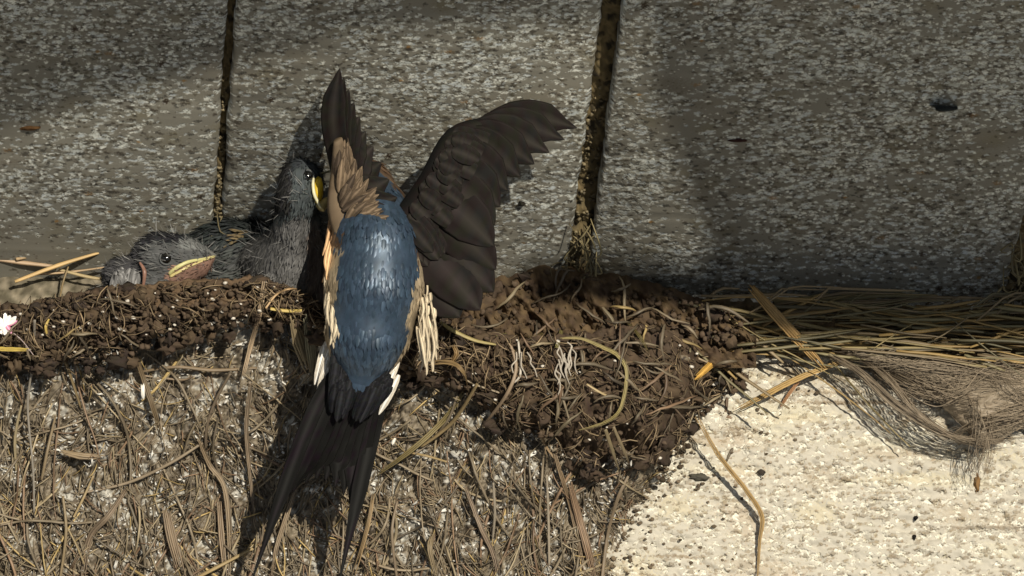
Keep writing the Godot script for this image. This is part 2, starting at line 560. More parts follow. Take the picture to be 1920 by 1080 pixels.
	# dirt packed into the three joints
	for q in [[-0.1225, 0.0016, -0.006, 0.10], [0.0262, 0.0042, -0.008, 0.075], [0.2085, 0.005, -0.006, 0.10]]:
		mb = MB.new()
		var nw := 150
		for j in nw:
			var w := j * 0.0014
			var fill: float = lerpf(0.0016, q[2], smoothstep(0.0, q[3], w))
			for i in 13:
				var s := (i / 12.0 - 0.5) * 2.0
				var x: float = q[0] + s * q[1] * 1.25
				var nn := n1.get_noise_2d(x * 9000.0, w * 7000.0) * 0.0022 + n3.get_noise_2d(x * 16000.0, w * 16000.0) * 0.0016
				mb.v.append(slopept(x, w, fill + nn - s * s * 0.0012))
				var cc := Color(0.115, 0.092, 0.052).lerp(Color(0.20, 0.155, 0.085), clampf(0.5 + n2.get_noise_2d(x * 12000.0, w * 9000.0), 0.0, 1.0))
				if n3.get_noise_2d(x * 5000.0, w * 5000.0) > 0.2: cc = Color(0.05, 0.042, 0.03)
				mb.c.append(cc)
		grid(mb, 13, nw)
		part("joint_dirt", mb.commit(), M.mud, ce)
		mb = MB.new()
		for k in 150:
			var w := pow(rng.randf(), 2.2) * 0.13
			var x: float = q[0] + rng.randf_range(-1.0, 1.0) * q[1] * lerpf(1.9, 0.9, clampf(w / 0.05, 0.0, 1.0))
			var rr := rng.randf_range(0.3, 1.1) * 0.001
			var cj := rng.randf_range(0.5, 1.7)
			lump(mb, slopept(x, w, lerpf(0.0015, q[2] + 0.001, smoothstep(0.0, q[3], w))), Vector3(rr, rr * 0.8, rr), 0.8, Color(0.13 * cj, 0.105 * cj, 0.06 * cj), 4, 6, k * 1.9)
		for k in 46:
			var w := pow(rng.randf(), 2.0) * 0.05
			var p0 := slopept(q[0] + rng.randf_range(-1.6, 1.6) * q[1], w, 0.001)
			var p1 := p0 + Vector3(rng.randf_range(-0.006, 0.006), -rng.randf_range(0.002, 0.014), rng.randf_range(-0.002, 0.004))
			var p2 := p1 + Vector3(rng.randf_range(-0.005, 0.005), -rng.randf_range(0.0, 0.006), 0.001)
			tube(mb, smooth_pts([p0, p1, p2], 3), [0.0002, rng.randf_range(0.0002, 0.0006), 0.0001], 0.6, Vector3(0.2, 0.1, 1).normalized(), Color(0.20, 0.165, 0.085) * rng.randf_range(0.5, 1.4), 4)
		part("joint_chaff", mb.commit(), M.straw, ce, "stuff")

# ---------------------------------------------------------------- straw lying on the wall relief
func draped(u: float, v: float, ang: float, length: float, bend: float, wid: float, thick: float, lift: float, col: Color, mb: MB, sides := 5, skin := true) -> void:
	var pts := []
	var n := int(clampf(length / 14.0, 4.0, 14.0))
	var a := ang
	var arch := rng.randf_range(0.0, 1.0) * lift
	for k in n + 1:
		var f := k / float(n)
		var z := (z_skin(u, v) if skin else 0.0) + lift * 0.3 + arch * sin(PI * f)
		pts.append(W(u, v, z))
		u += cos(a) * length / n
		v += sin(a) * length / n
		a += bend / n + rng.randf_range(-0.10, 0.10)
	var m: float = wid / 4570.0 * 0.5
	tube(mb, pts, [m * 0.8, m, m * rng.randf_range(0.8, 1.0), m * rng.randf_range(0.3, 0.9)], thick, Vector3(rng.randf_range(-0.4, 0.4), 0.1, 1).normalized(), col, sides)

func splits(mb: MB, p: Array, w: Array, col: Color) -> void:      # a wide straw: several strips side by side, frayed at the ends
	var big: float = w.max()
	var n := 3 if big < 0.0016 else 5
	for s in n:
		var o := (s - (n - 1) * 0.5) / n * 2.0
		var q := []
		var cut := p.size() - rng.randi_range(0, 3)
		for k in range(rng.randi_range(0, 2), cut):
			var a: Vector3 = p[k]
			var tn: Vector3 = (p[min(k + 1, p.size() - 1)] - p[max(k - 1, 0)]).normalized()
			var sd := tn.cross(Vector3(0.1, 0.1, 1)).normalized()
			var f: float = k / float(p.size() - 1) * (w.size() - 1)
			var ww: float = lerpf(w[int(f)], w[min(int(f) + 1, w.size() - 1)], f - int(f))
			q.append(a + sd * (o * ww * 0.9 + rng.randf_range(-0.00008, 0.00008)) + Vector3(0, 0, (1.0 - o * o) * ww * 0.4 + rng.randf_range(-0.0001, 0.0001)))
		tube(mb, q, [big * 0.5 / n, big * 1.25 / n, big * 1.2 / n, big * 0.3 / n], 0.5, Vector3(o * 0.6, 0.1, 1).normalized(), col * rng.randf_range(0.75, 1.25), 5, 0.1)

func drawn(pts: Array, wid: Array, thick: float, col: Color, parent: Node, called := "straw", mat: Material = null) -> MeshInstance3D:
	# pts: [u, v, height above the relief in mm]
	var p := []
	for q in pts: p.append(W(q[0], q[1], z_skin(q[0], q[1]) + q[2] * 0.001))
	var mb := MB.new()
	var w := []
	for x in wid: w.append(x / 4570.0 * 0.5)
	if w.max() > 0.00095:
		splits(mb, smooth_pts(p, 7), w, col)
	else:
		tube(mb, smooth_pts(p, 7), w, thick, Vector3(0.15, 0.1, 1).normalized(), col, 7, 0.08)
	return part(called, mb.commit(), M.straw if mat == null else mat, parent)

func straw_colour() -> Color:
	var k := rng.randf()
	var j := rng.randf_range(0.7, 1.25)
	var c := Color(0.180, 0.145, 0.100)
	if k < 0.25: c = Color(0.115, 0.092, 0.064)
	elif k < 0.42: c = Color(0.26, 0.21, 0.135)
	elif k < 0.48: c = Color(0.34, 0.25, 0.11)
	elif k < 0.60: c = Color(0.19, 0.125, 0.08)
	j *= 1.2
	return Color(c.r * j, c.g * j, c.b * j)

func build_crust() -> void:
	var t := thing("dung_crust", "lumpy grey-brown crust of droppings and matted straw on the wall under the nest", "dung crust", W(600, 1000, 0))
	var inv := -t.position
	var mb := MB.new()
	var nu := 545
	var nv := 250
	for j in nv:
		for i in nu:
			var u := -230.0 + i * 3.0
			var v := 520.0 + j * 3.0
			mb.v.append(W(u, v, z_crust(u, v)) + inv)
			var c := Color(0.145, 0.12, 0.089)
			var a := n1.get_noise_2d(u * 0.8 + 300.0, v * 0.8)
			c = c.lerp(Color(0.255, 0.215, 0.16), clampf(0.5 + a, 0.0, 1.0))
			var b := n2.get_noise_2d(u * 1.1, v * 1.1 + 900.0)
			if b > 0.25: c = c.lerp(Color(0.065, 0.052, 0.038), 0.7)
			var w := n3.get_noise_2d(u * 1.7 + 60.0, v * 1.9)
			var cl := n1.get_noise_2d(u * 0.8 + 800.0, v * 0.8)
			if w + cl * 0.8 > 0.27: c = Color(0.45, 0.435, 0.395) * (0.75 + 0.9 * absf(n2.get_noise_2d(u * 4.0, v * 4.0 + 50.0)))
			elif n2.get_noise_2d(u * 3.0, v * 3.0) < -0.33: c = Color(0.06, 0.05, 0.042)
			mb.c.append(c)
	grid(mb, nu, nv, true)
	part("crust", mb.commit(), M.crust, t)
	# countless fibres and droppings
	mb = MB.new()
	for k in 7500:
		var v := rng.randf_range(600.0, 1230.0)
		var u := rng.randf_range(-210.0, lin(CRUSTEDGE, v) - 12.0)
		if v < lin(MUDFOOT, u) - 10.0: continue
		if v < 780.0 and rng.randf() < 0.45: continue
		if n1.get_noise_2d(u * 0.8 + 800.0, v * 0.8) > 0.08 and rng.randf() < 0.72: continue
		var ang := PI * 0.5 + n1.get_noise_2d(u * 0.5, v * 0.5) * 2.4 + rng.randf_range(-0.35, 0.35)
		if rng.randf() < 0.22: ang = rng.randf_range(0.0, PI)
		draped(u, v, ang, rng.randf_range(20.0, 85.0), rng.randf_range(-0.9, 0.9), rng.randf_range(1.2, 3.6), 0.7, 0.0022, straw_colour(), mb, 4)
	for q in mb.v.size(): mb.v[q] += inv
	part("matted_fibre", mb.commit(), M.straw, t, "stuff")
	mb = MB.new()
	for k in 9500:
		var v := rng.randf_range(600.0, 1230.0)
		var u := rng.randf_range(-210.0, lin(CRUSTEDGE, v) - 5.0)
		if v < lin(MUDFOOT, u) - 4.0: continue
		if n1.get_noise_2d(u * 0.8 + 800.0, v * 0.8) + rng.randf() * 0.5 < 0.30: continue
		var r := rng.randf_range(0.18, 0.55) * 0.001
		if rng.randf() < 0.06: r *= 1.8
		var s := rng.randf_range(0.28, 0.80)
		lump(mb, W(u, v, z_skin(u, v) + rng.randf_range(0.0, 0.0016)) + inv, Vector3(r * rng.randf_range(0.9, 3.0), r * 0.8, r * 0.6), 1.1, Color(s, s * 0.97, s * 0.91), 4, 6, k * 3.1, 90.0, Basis(Vector3(0, 0, 1), rng.randf() * TAU))
	part("white_dropping", mb.commit(), M.dropping, t, "stuff")
	# crumbs and hairs stuck to the bare wall along the broken edge
	mb = MB.new()
	for k in 380:
		var v := rng.randf_range(700.0, 1230.0)
		var u := lin(CRUSTEDGE, v) - 25.0 + pow(rng.randf(), 3.5) * 230.0
		var r := rng.randf_range(0.15, 0.7) * 0.001 * (1.0 if rng.randf() < 0.93 else 1.8)
		var j := rng.randf_range(0.5, 1.6)
		lump(mb, W(u, v, 0.0006 + maxf(z_crust(u, v), 0.0)) + inv, Vector3(r * 1.4, r, r * 0.7), 0.8, Color(0.13 * j, 0.10 * j, 0.07 * j), 4, 6, k * 2.7)
	var hairs := MB.new()
	for k in 90:
		var v := rng.randf_range(720.0, 1200.0)
		draped(lin(CRUSTEDGE, v) - 50.0 + rng.randf_range(0.0, 60.0), v, rng.randf_range(0.2, 2.2), rng.randf_range(20.0, 90.0), rng.randf_range(-1.0, 1.0), rng.randf_range(1.2, 3.0), 0.7, 0.002, straw_colour(), hairs, 4)
	for q in hairs.v.size(): hairs.v[q] += inv
	part("stuck_crumb", mb.commit(), M.mud, t, "stuff")
	part("stuck_hair", hairs.commit(), M.straw, t, "stuff")
	# straws that can be told apart
	var hand := [
		[[[240, 640, 3], [262, 690, 4], [285, 760, 4], [302, 815, 2]], [8, 9, 9, 11], Color(0.20, 0.14, 0.075)],
		[[[65, 600, 6], [62, 680, 8], [52, 760, 8], [62, 880, 5], [64, 960, 3]], [5, 5, 4, 4], Color(0.36, 0.33, 0.29)],
		[[[100, 622, 4], [122, 675, 5], [152, 765, 3]], [4, 6, 5], Color(0.30, 0.22, 0.11)],
		[[[265, 697, 4], [330, 688, 5], [400, 694, 5], [482, 690, 3]], [4, 6, 7, 4], Color(0.36, 0.26, 0.16)],
		[[[268, 704, 3], [340, 712, 4], [360, 705, 3]], [4, 4, 3], Color(0.32, 0.23, 0.15)],
		[[[432, 700, 4], [404, 752, 5], [388, 800, 4], [386, 840, 3]], [5, 6, 6, 6], Color(0.15, 0.11, 0.075)],
		[[[372, 820, 4], [392, 870, 5], [420, 912, 5], [430, 990, 5], [432, 1090, 4]], [9, 10, 9, 12, 10], Color(0.31, 0.23, 0.145)],
		[[[410, 925, 4], [415, 1000, 4], [424, 1090, 4]], [9, 11, 9], Color(0.36, 0.26, 0.17)],
		[[[310, 948, 4], [322, 1010, 5], [345, 1095, 4]], [15, 20, 19], Color(0.34, 0.245, 0.16)],
		[[[352, 1092, 6], [410, 1062, 7], [474, 1028, 6]], [6, 7, 5], Color(0.58, 0.42, 0.19)],
		[[[245, 905, 4], [205, 965, 5], [168, 1010, 4], [155, 1090, 3]], [8, 10, 13, 12], Color(0.27, 0.20, 0.14)],
		[[[110, 845, 4], [150, 855, 5], [202, 858, 5]], [4, 14, 9], Color(0.38, 0.28, 0.17)],
		[[[40, 760, 5], [28, 830, 6], [36, 930, 4]], [4, 6, 4], Color(0.38, 0.31, 0.18)],
		[[[104, 780, 4], [90, 840, 5], [78, 900, 4]], [4, 6, 5], Color(0.32, 0.24, 0.14)],
		[[[175, 892, 5], [158, 930, 6], [138, 970, 5]], [4, 5, 4], Color(0.46, 0.34, 0.17)],
		[[[124, 985, 5], [142, 1020, 5], [158, 1058, 5]], [3, 4, 3], Color(0.46, 0.35, 0.18)],
		[[[118, 930, 5], [124, 1000, 6], [112, 1090, 4]], [5, 6, 5], Color(0.32, 0.24, 0.13)],
		[[[380, 830, 4], [320, 868, 5], [240, 905, 4], [150, 925, 3]], [5, 6, 6, 4], Color(0.38, 0.30, 0.21)],
		[[[870, 735, 6], [830, 790, 7], [770, 845, 7], [704, 892, 5]], [7, 10, 10, 6], Color(0.30, 0.235, 0.085)],
		[[[895, 720, 6], [850, 790, 6], [790, 838, 5]], [6, 8, 5], Color(0.33, 0.24, 0.11)],
		[[[765, 848, 5], [800, 855, 6], [838, 866, 5]], [4, 5, 4], Color(0.50, 0.36, 0.16)],
		[[[1040, 850, 6], [1055, 900, 6], [1072, 960, 5], [1100, 1095, 5]], [7, 9, 8, 9], Color(0.36, 0.25, 0.15)],
		[[[1068, 905, 5], [1085, 970, 6], [1102, 1030, 6], [1118, 1100, 5]], [13, 15, 17, 16], Color(0.33, 0.21, 0.13)],
		[[[1185, 880, 5], [1160, 930, 6], [1140, 1000, 6], [1128, 1095, 5]], [5, 7, 6, 8], Color(0.31, 0.23, 0.15)],
		[[[870, 905, 4], [900, 985, 5], [925, 1040, 5], [938, 1095, 4]], [8, 9, 10, 8], Color(0.27, 0.20, 0.145)],
		[[[700, 925, 5], [690, 985, 6], [660, 1090, 5]], [6, 8, 9], Color(0.40, 0.27, 0.13)],
		[[[745, 940, 4], [735, 1000, 5], [745, 1090, 4]], [5, 6, 5], Color(0.29, 0.22, 0.15)],
		[[[812, 1000, 5], [806, 1030, 6], [822, 1095, 5]], [8, 11, 8], Color(0.36, 0.28, 0.17)],
		[[[1025, 890, 5], [1028, 960, 6], [1030, 1060, 5]], [4, 5, 5], Color(0.42, 0.36, 0.28)],
		[[[925, 905, 5], [928, 960, 6], [924, 1010, 5]], [4, 5, 4], Color(0.44, 0.38, 0.30)],
		[[[1135, 805, 8], [1150, 850, 8], [1160, 880, 6]], [7, 8, 6], Color(0.33, 0.26, 0.14)],
		[[[1150, 800, 8], [1172, 850, 8], [1180, 870, 6]], [6, 7, 5], Color(0.30, 0.23, 0.13)],
		[[[470, 715, 4], [462, 800, 5], [468, 880, 4], [480, 990, 3]], [8, 9, 8, 7], Color(0.26, 0.195, 0.135)],
		[[[560, 905, 4], [540, 960, 5], [518, 1030, 5], [510, 1090, 4]], [7, 9, 9, 8], Color(0.38, 0.28, 0.18)]]
	for h in hand:
		var mc: Color = h[2]
		var o := drawn(h[0], h[1], 0.55, mc.lerp(Color(0.15, 0.12, 0.085), 0.35) * 0.8, t)
		o.position = inv
	for k in 215:
		var v := rng.randf_range(700.0, 1130.0)
		var u := rng.randf_range(-180.0, lin(CRUSTEDGE, v) - 20.0)
		if v < lin(MUDFOOT, u): continue
		var one := MB.new()
		var ang := PI * 0.5 + n1.get_noise_2d(u * 0.5, v * 0.5) * 2.2 + rng.randf_range(-0.3, 0.3)
		draped(u, v - 40.0, ang, rng.randf_range(90.0, 290.0), rng.randf_range(-0.9, 0.9), rng.randf_range(2.2, 6.0), 0.5, 0.0036, straw_colour(), one, 6)
		var o := part("straw", one.commit(), M.straw, t)
		o.position = inv

func build_nest() -> void:
	var t := thing("swallow_nest", "dark mud cup nest of pellets, grass and rootlets under the board ceiling", "nest", W(700, 640, 0))
	var inv := -t.position
	# shell: outside from the foot up to the rim, then rolled over into the cup
	var mb := MB.new()
	var nu := 420
	var nout := 44
	for i in nu:
		var u := -230.0 + i * 3.9
		var top := lin(RIM, u) + 7.0 * n1.get_noise_2d(u * 1.2, 40.0) + 4.0 * n3.get_noise_2d(u * 3.0, 10.0)
		var foot := lin(MUDFOOT, u) + 22.0 * n2.get_noise_2d(u * 1.4, 4.0) + lerpf(36.0, 4.0, smoothstep(1100.0, 1290.0, u)) * lerpf(0.1, 1.0, smoothstep(600.0, 720.0, u))
		for j in nout:
			var f := j / float(nout - 1)
			var v := lerpf(foot, top, f)
			var z := z_mud(u, v)
			z += n1.get_noise_2d(u * 0.9, v * 0.9 + 77.0) * 0.004 + n2.get_noise_2d(u * 1.8, v * 1.8) * 0.0026 + n3.get_noise_2d(u * 3.5, v * 3.5) * 0.0016
			z = lerpf(maxf(z_crust(u, v), 0.0) - 0.005, z, smoothstep(0.0, 0.4, f))
			mb.v.append(W(u, v, z) + inv)
		var rp := W(u, top, z_mud(u, top)) + inv
		for r in [[0.0012, -0.004], [0.0008, -0.008], [-0.003, -0.012], [-0.009, -0.016], [-0.013, -0.026], [-0.014, -0.05]]:
			var jz := n1.get_noise_2d(u * 1.5, r[1] * 9000.0) * 0.002
			var sh := clampf(z_mud(u, top) / 0.045 - 0.2, 0.0, 1.0)
			var q := rp + Vector3(0, r[0] * sh + jz * sh, r[1])
			q.z = maxf(q.z, 0.001 + inv.z)
			mb.v.append(q)
		for j in nout + 6:
			var p: Vector3 = mb.v[mb.v.size() - (nout + 6) + j]
			var a := n2.get_noise_3d(p.x * 8000.0, p.y * 8000.0, p.z * 3000.0)
			var c := Color(0.060, 0.043, 0.032).lerp(Color(0.115, 0.082, 0.056), clampf(0.4 + a, 0.0, 1.0))
			if u > 250.0 and u < 480.0 and j > nout - 24: c = c.lerp(Color(0.17, 0.115, 0.072), 0.6)
			mb.c.append(c)
	grid(mb, nout + 6, nu, true)
	part("mud_shell", mb.commit(), M.mud, t)
	# back of the cup and the mud packed up to the ceiling on the right
	mb = MB.new()
	var topb := [[760, 560], [840, 540], [930, 520], [980, 512], [1010, 488], [1060, 500], [1110, 505], [1160, 512], [1220, 528], [1290, 552], [1370, 575], [1420, 610]]
	var cols := 168
	for i in cols:
		var u := 750.0 + i * 4.0
		var tp := lin(topb, u) + 9.0 * n2.get_noise_2d(u * 2.0, 3.0)
		for j in 34:
			var f := j / 33.0
			var v := lerpf(690.0, tp, f)
			var z := 0.016 + 0.010 * sin(PI * clampf((u - 750.0) / 670.0, 0.0, 1.0)) + n1.get_noise_2d(u * 1.0 + 90.0, v) * 0.009 + n2.get_noise_2d(u * 2.2, v * 2.2) * 0.006 + n3.get_noise_2d(u * 4.0, v * 4.0) * 0.002
			z *= smoothstep(0.0, 0.12, 1.0 - f) * 0.6 + 0.4
			mb.v.append(W(u, v, z) + inv)
			var a := n2.get_noise_2d(u * 1.5, v * 1.5 + 40.0)
			var c := Color(0.075, 0.052, 0.036).lerp(Color(0.15, 0.105, 0.06), clampf(0.35 + a, 0.0, 1.0))
			mb.c.append(c)
	grid(mb, 34, cols, true)
	part("mud_backing", mb.commit(), M.mud, t)
	# mud pellets, shared shapes
	var shapes := []
	for k in 20:
		var one := MB.new()
		var base: Color = [Color(0.058, 0.043, 0.033), Color(0.080, 0.058, 0.043), Color(0.047, 0.036, 0.030), Color(0.098, 0.071, 0.048)][k % 4]
		lump(one, Vector3.ZERO, Vector3(1.0, 0.8, 0.75), 0.85, base, 8, 11, k * 37.0, 88.0)
		shapes.append(one.commit())
	var made := 0
	for k in 900:
		if made >= 290: break
		var u := rng.randf_range(-200.0, 1390.0)
		if u > 560.0 and u < 700.0 and rng.randf() < 0.7: continue
		if u > 260.0 and u < 480.0 and rng.randf() < 0.6: continue
		var top := lin(RIM, u)
		var v := rng.randf_range(top + 10.0, lin(MUDFOOT, u) + (30.0 if u < 1150.0 else 4.0))
		var back := u > 820.0 and rng.randf() < 0.45
		var z := z_mud(u, v) + 0.0005
		if back:
			v = rng.randf_range(lin(topb, u) + 18.0, 640.0)
			z = 0.022
		var o := part("mud_pellet", shapes[rng.randi() % 20], M.mud, t)
		o.position = W(u, v, z) + inv
		o.basis = Basis(Vector3(rng.randf_range(-1, 1), rng.randf_range(-1, 1), rng.randf_range(-1, 1)).normalized(), rng.randf() * TAU).scaled(Vector3(rng.randf_range(0.7, 1.4), rng.randf_range(0.7, 1.2), 1.0) * rng.randf_range(0.0020, 0.0045))
		made += 1
	# fine crumbs, rootlets and chaff through the mud
	mb = MB.new()
	for k in 2600:
		var u := rng.randf_range(-200.0, 1390.0)
		var v := rng.randf_range(lin(RIM, u) + 3.0, lin(MUDFOOT, u) + 10.0)
		var z := z_mud(u, v) + rng.randf_range(0.0, 0.004)
		if u > 900.0 and rng.randf() < 0.3:
			v = rng.randf_range(lin(topb, u) + 8.0, 640.0)
			z = 0.026
		var r := rng.randf_range(0.4, 1.5) * 0.001
		var j := rng.randf_range(0.6, 1.5)
		lump(mb, W(u, v, z) + inv, Vector3(r, r * 0.8, r * 0.8), 0.6, Color(0.082 * j, 0.060 * j, 0.043 * j), 4, 5, k * 1.7)
	part("mud_crumb", mb.commit(), M.mud, t, "stuff")
	mb = MB.new()
	for k in 1100:
		var u := rng.randf_range(-200.0, 1390.0)
		var v := rng.randf_range(lin(RIM, u) + 3.0, lin(MUDFOOT, u) + 10.0)
		if u > 230.0 and u < 480.0 and rng.randf() < 0.7: continue
		draped(u, v, rng.randf() * TAU, rng.randf_range(15.0, 60.0), rng.randf_range(-1.5, 1.5), rng.randf_range(1.0, 3.0), 0.8, 0.005, Color(0.17, 0.125, 0.075) * rng.randf_range(0.5, 1.9), mb, 4)
	for q in mb.v.size(): mb.v[q] += inv
	part("rootlet", mb.commit(), M.straw, t, "stuff")
	# grass and straw worked into the rim
	var green := Color(0.20, 0.175, 0.065)
	var hand := [
		[[[496, 528, 3], [486, 590, 3], [472, 640, 7], [456, 705, 8]], [12, 11, 9, 8], Color(0.33, 0.25, 0.17)],
		[[[498, 578, 3], [520, 551, 4], [550, 541, 4], [582, 550, 3]], [4, 4, 4, 3], Color(0.42, 0.28, 0.15)],
		[[[507, 579, 4], [540, 583, 4], [566, 582, 3]], [6, 7, 6], Color(0.50, 0.38, 0.12)],
		[[[486, 642, 3], [491, 602, 4], [512, 580, 4]], [3, 3, 3], Color(0.40, 0.36, 0.30)],
		[[[-20, 653, 6], [10, 655, 6], [54, 656, 6]], [9, 9, 8], Color(0.62, 0.47, 0.12)],
		[[[92, 598, 4], [86, 612, 5], [88, 626, 4]], [3, 6, 4], Color(0.50, 0.36, 0.10)],
		[[[476, 505, 4], [500, 512, 4], [519, 518, 4]], [22, 28, 26], Color(0.40, 0.29, 0.18)],
		[[[546, 592, 6], [560, 640, 8], [578, 700, 4]], [14, 30, 10], Color(0.25, 0.20, 0.125)],
		[[[572, 590, 6], [582, 650, 8], [588, 720, 4]], [10, 24, 8], Color(0.14, 0.135, 0.095)],
		[[[820, 580, 2], [840, 600, 4], [866, 607, 4], [884, 603, 4], [885, 594, 4]], [5, 7, 6, 6, 4], Color(0.36, 0.26, 0.13)],
		[[[826, 604, 3], [850, 620, 4], [890, 638, 4], [930, 646, 3]], [6, 8, 7, 4], Color(0.27, 0.22, 0.09)],
		[[[930, 630, 3], [965, 620, 3], [985, 598, 3], [1012, 572, 2], [1052, 552, 2]], [4, 6, 9, 11, 10], green],
		[[[1052, 552, 4], [1056, 600, 5], [1046, 645, 5], [1040, 652, 3]], [7, 6, 9, 6], green],
		[[[992, 634, 5], [1040, 618, 6], [1090, 602, 6], [1158, 598, 5], [1192, 622, 4], [1218, 662, 4]], [7, 8, 8, 8, 9, 6], Color(0.18, 0.145, 0.055)],
		[[[1050, 634, 5], [1090, 635, 6], [1132, 652, 6], [1160, 668, 5], [1175, 700, 6], [1164, 765, 7], [1135, 792, 7], [1085, 806, 5]], [5, 6, 8, 9, 6, 7, 8, 4], Color(0.22, 0.18, 0.075)],
		[[[946, 612, 3], [986, 560, 3], [1036, 536, 2]], [5, 7, 5], Color(0.20, 0.12, 0.06)],
		[[[986, 533, 2], [1010, 538, 2], [1030, 536, 2]], [7, 8, 4], Color(0.40, 0.29, 0.16)],
		[[[958, 648, 5], [968, 690, 6], [950, 740, 6], [905, 800, 5]], [5, 7, 7, 5], Color(0.30, 0.22, 0.15)],
		[[[972, 640, 5], [976, 700, 6], [960, 720, 5]], [4, 5, 3], Color(0.42, 0.38, 0.33)],
		[[[880, 740, 4], [870, 700, 5], [845, 680, 5], [802, 682, 3]], [5, 8, 10, 9], Color(0.28, 0.19, 0.09)],
		[[[848, 645, 4], [856, 665, 5], [838, 690, 5]], [8, 10, 8], Color(0.24, 0.155, 0.07)],
		[[[1176, 530, 2], [1205, 560, 3], [1232, 605, 3], [1250, 632, 2]], [9, 9, 8, 5], Color(0.27, 0.19, 0.12)],
		[[[1200, 528, 2], [1220, 545, 3], [1236, 560, 2]], [8, 10, 5], Color(0.38, 0.26, 0.11)],
		[[[1216, 540, 3], [1240, 531, 3], [1256, 530, 2]], [10, 14, 10], Color(0.44, 0.30, 0.15)],
		[[[1284, 545, 4], [1300, 580, 5], [1330, 620, 6], [1352, 646, 4]], [7, 8, 8, 6], Color(0.34, 0.26, 0.17)],
		[[[1340, 556, 5], [1362, 600, 7], [1378, 650, 8], [1386, 700, 6]], [8, 9, 8, 6], Color(0.36, 0.28, 0.19)],
		[[[1322, 550, 5], [1355, 585, 7], [1370, 640, 8], [1376, 690, 5]], [5, 7, 7, 5], Color(0.31, 0.25, 0.18)],
		[[[1300, 540, 3], [1296, 600, 4], [1294, 660, 3]], [5, 4, 4], Color(0.22, 0.19, 0.11)],
		[[[1348, 668, 6], [1326, 690, 8], [1302, 712, 6]], [15, 14, 9], Color(0.52, 0.31, 0.075)],
		[[[1360, 656, 4], [1392, 628, 5], [1436, 588, 4]], [11, 12, 11], Color(0.40, 0.245, 0.07)],
		[[[1310, 672, 5], [1335, 682, 6], [1354, 680, 5]], [4, 4, 4], Color(0.40, 0.32, 0.22)],
		[[[1100, 720, 4], [1130, 738, 5], [1160, 750, 4]], [4, 5, 3], Color(0.34, 0.26, 0.14)],
		[[[1010, 790, 4], [1020, 830, 5], [1040, 860, 4]], [5, 6, 4], Color(0.24, 0.17, 0.10)]]
	for h in hand:
		var o := drawn(h[0], h[1], 0.35, h[2], t, "grass_blade")
		o.position = inv
	# pale forked rootlets hanging on the dark mud
	for k in 16:
		var u := rng.randf_range(1040.0, 1075.0)
		var v := rng.randf_range(640.0, 690.0)
		if k < 3:
			u = 968.0 + k * 10.0
			v = 660.0
		var p := []
		for s in 5:
			p.append([u, v, 7.0])
			u += rng.randf_range(-5.0, 9.0)
			v += rng.randf_range(6.0, 15.0)
		var o := drawn(p, [2.5, 3.5, 3.0, 2.0], 0.9, Color(0.40, 0.355, 0.30), t, "pale_rootlet")
		o.position = inv
	for k in 95:
		var u := rng.randf_range(930.0, 1400.0) if k < 75 else rng.randf_range(-150.0, 240.0)
		var v := rng.randf_range(lin(RIM, u) - 70.0, lin(RIM, u) + 150.0) if k < 75 else rng.randf_range(lin(RIM, u), lin(MUDFOOT, u))
		var one := MB.new()
		var c := straw_colour() * rng.randf_range(0.5, 0.95)
		var pts := []
		var a := rng.randf() * TAU
		var ln := rng.randf_range(45.0, 120.0)
		var inside := v < lin(RIM, u) + 8.0
		for s in 8:
			pts.append(W(u, v, (0.028 if inside else z_skin(u, v) + 0.003) + 0.003 * sin(s * 0.45)) + inv)
			u += cos(a) * ln / 8.0
			v += sin(a) * ln / 8.0
			a += rng.randf_range(-0.3, 0.3)
			if inside: v = maxf(v, lin(topb, u) + 6.0)
		tube(one, pts, [0.0003, rng.randf_range(0.0005, 0.0010), 0.0003], 0.45, Vector3(0.2, 0.1, 1).normalized(), c, 5)
		part("grass_blade", one.commit(), M.straw, t)
	# chinks of lime and seed on the dark mud
	mb = MB.new()
	for k in 130:
		var u := rng.randf_range(-150.0, 1350.0)
		var v := rng.randf_range(lin(RIM, u) + 6.0, lin(MUDFOOT, u))
		var r := rng.randf_range(0.3, 0.75) * 0.001
		lump(mb, W(u, v, z_mud(u, v) + 0.004) + inv, Vector3(r * 1.5, r, r), 0.4, Color(0.6, 0.56, 0.5), 3, 5, k * 2.3)
	part("lime_speck", mb.commit(), M.dropping, t, "stuff")

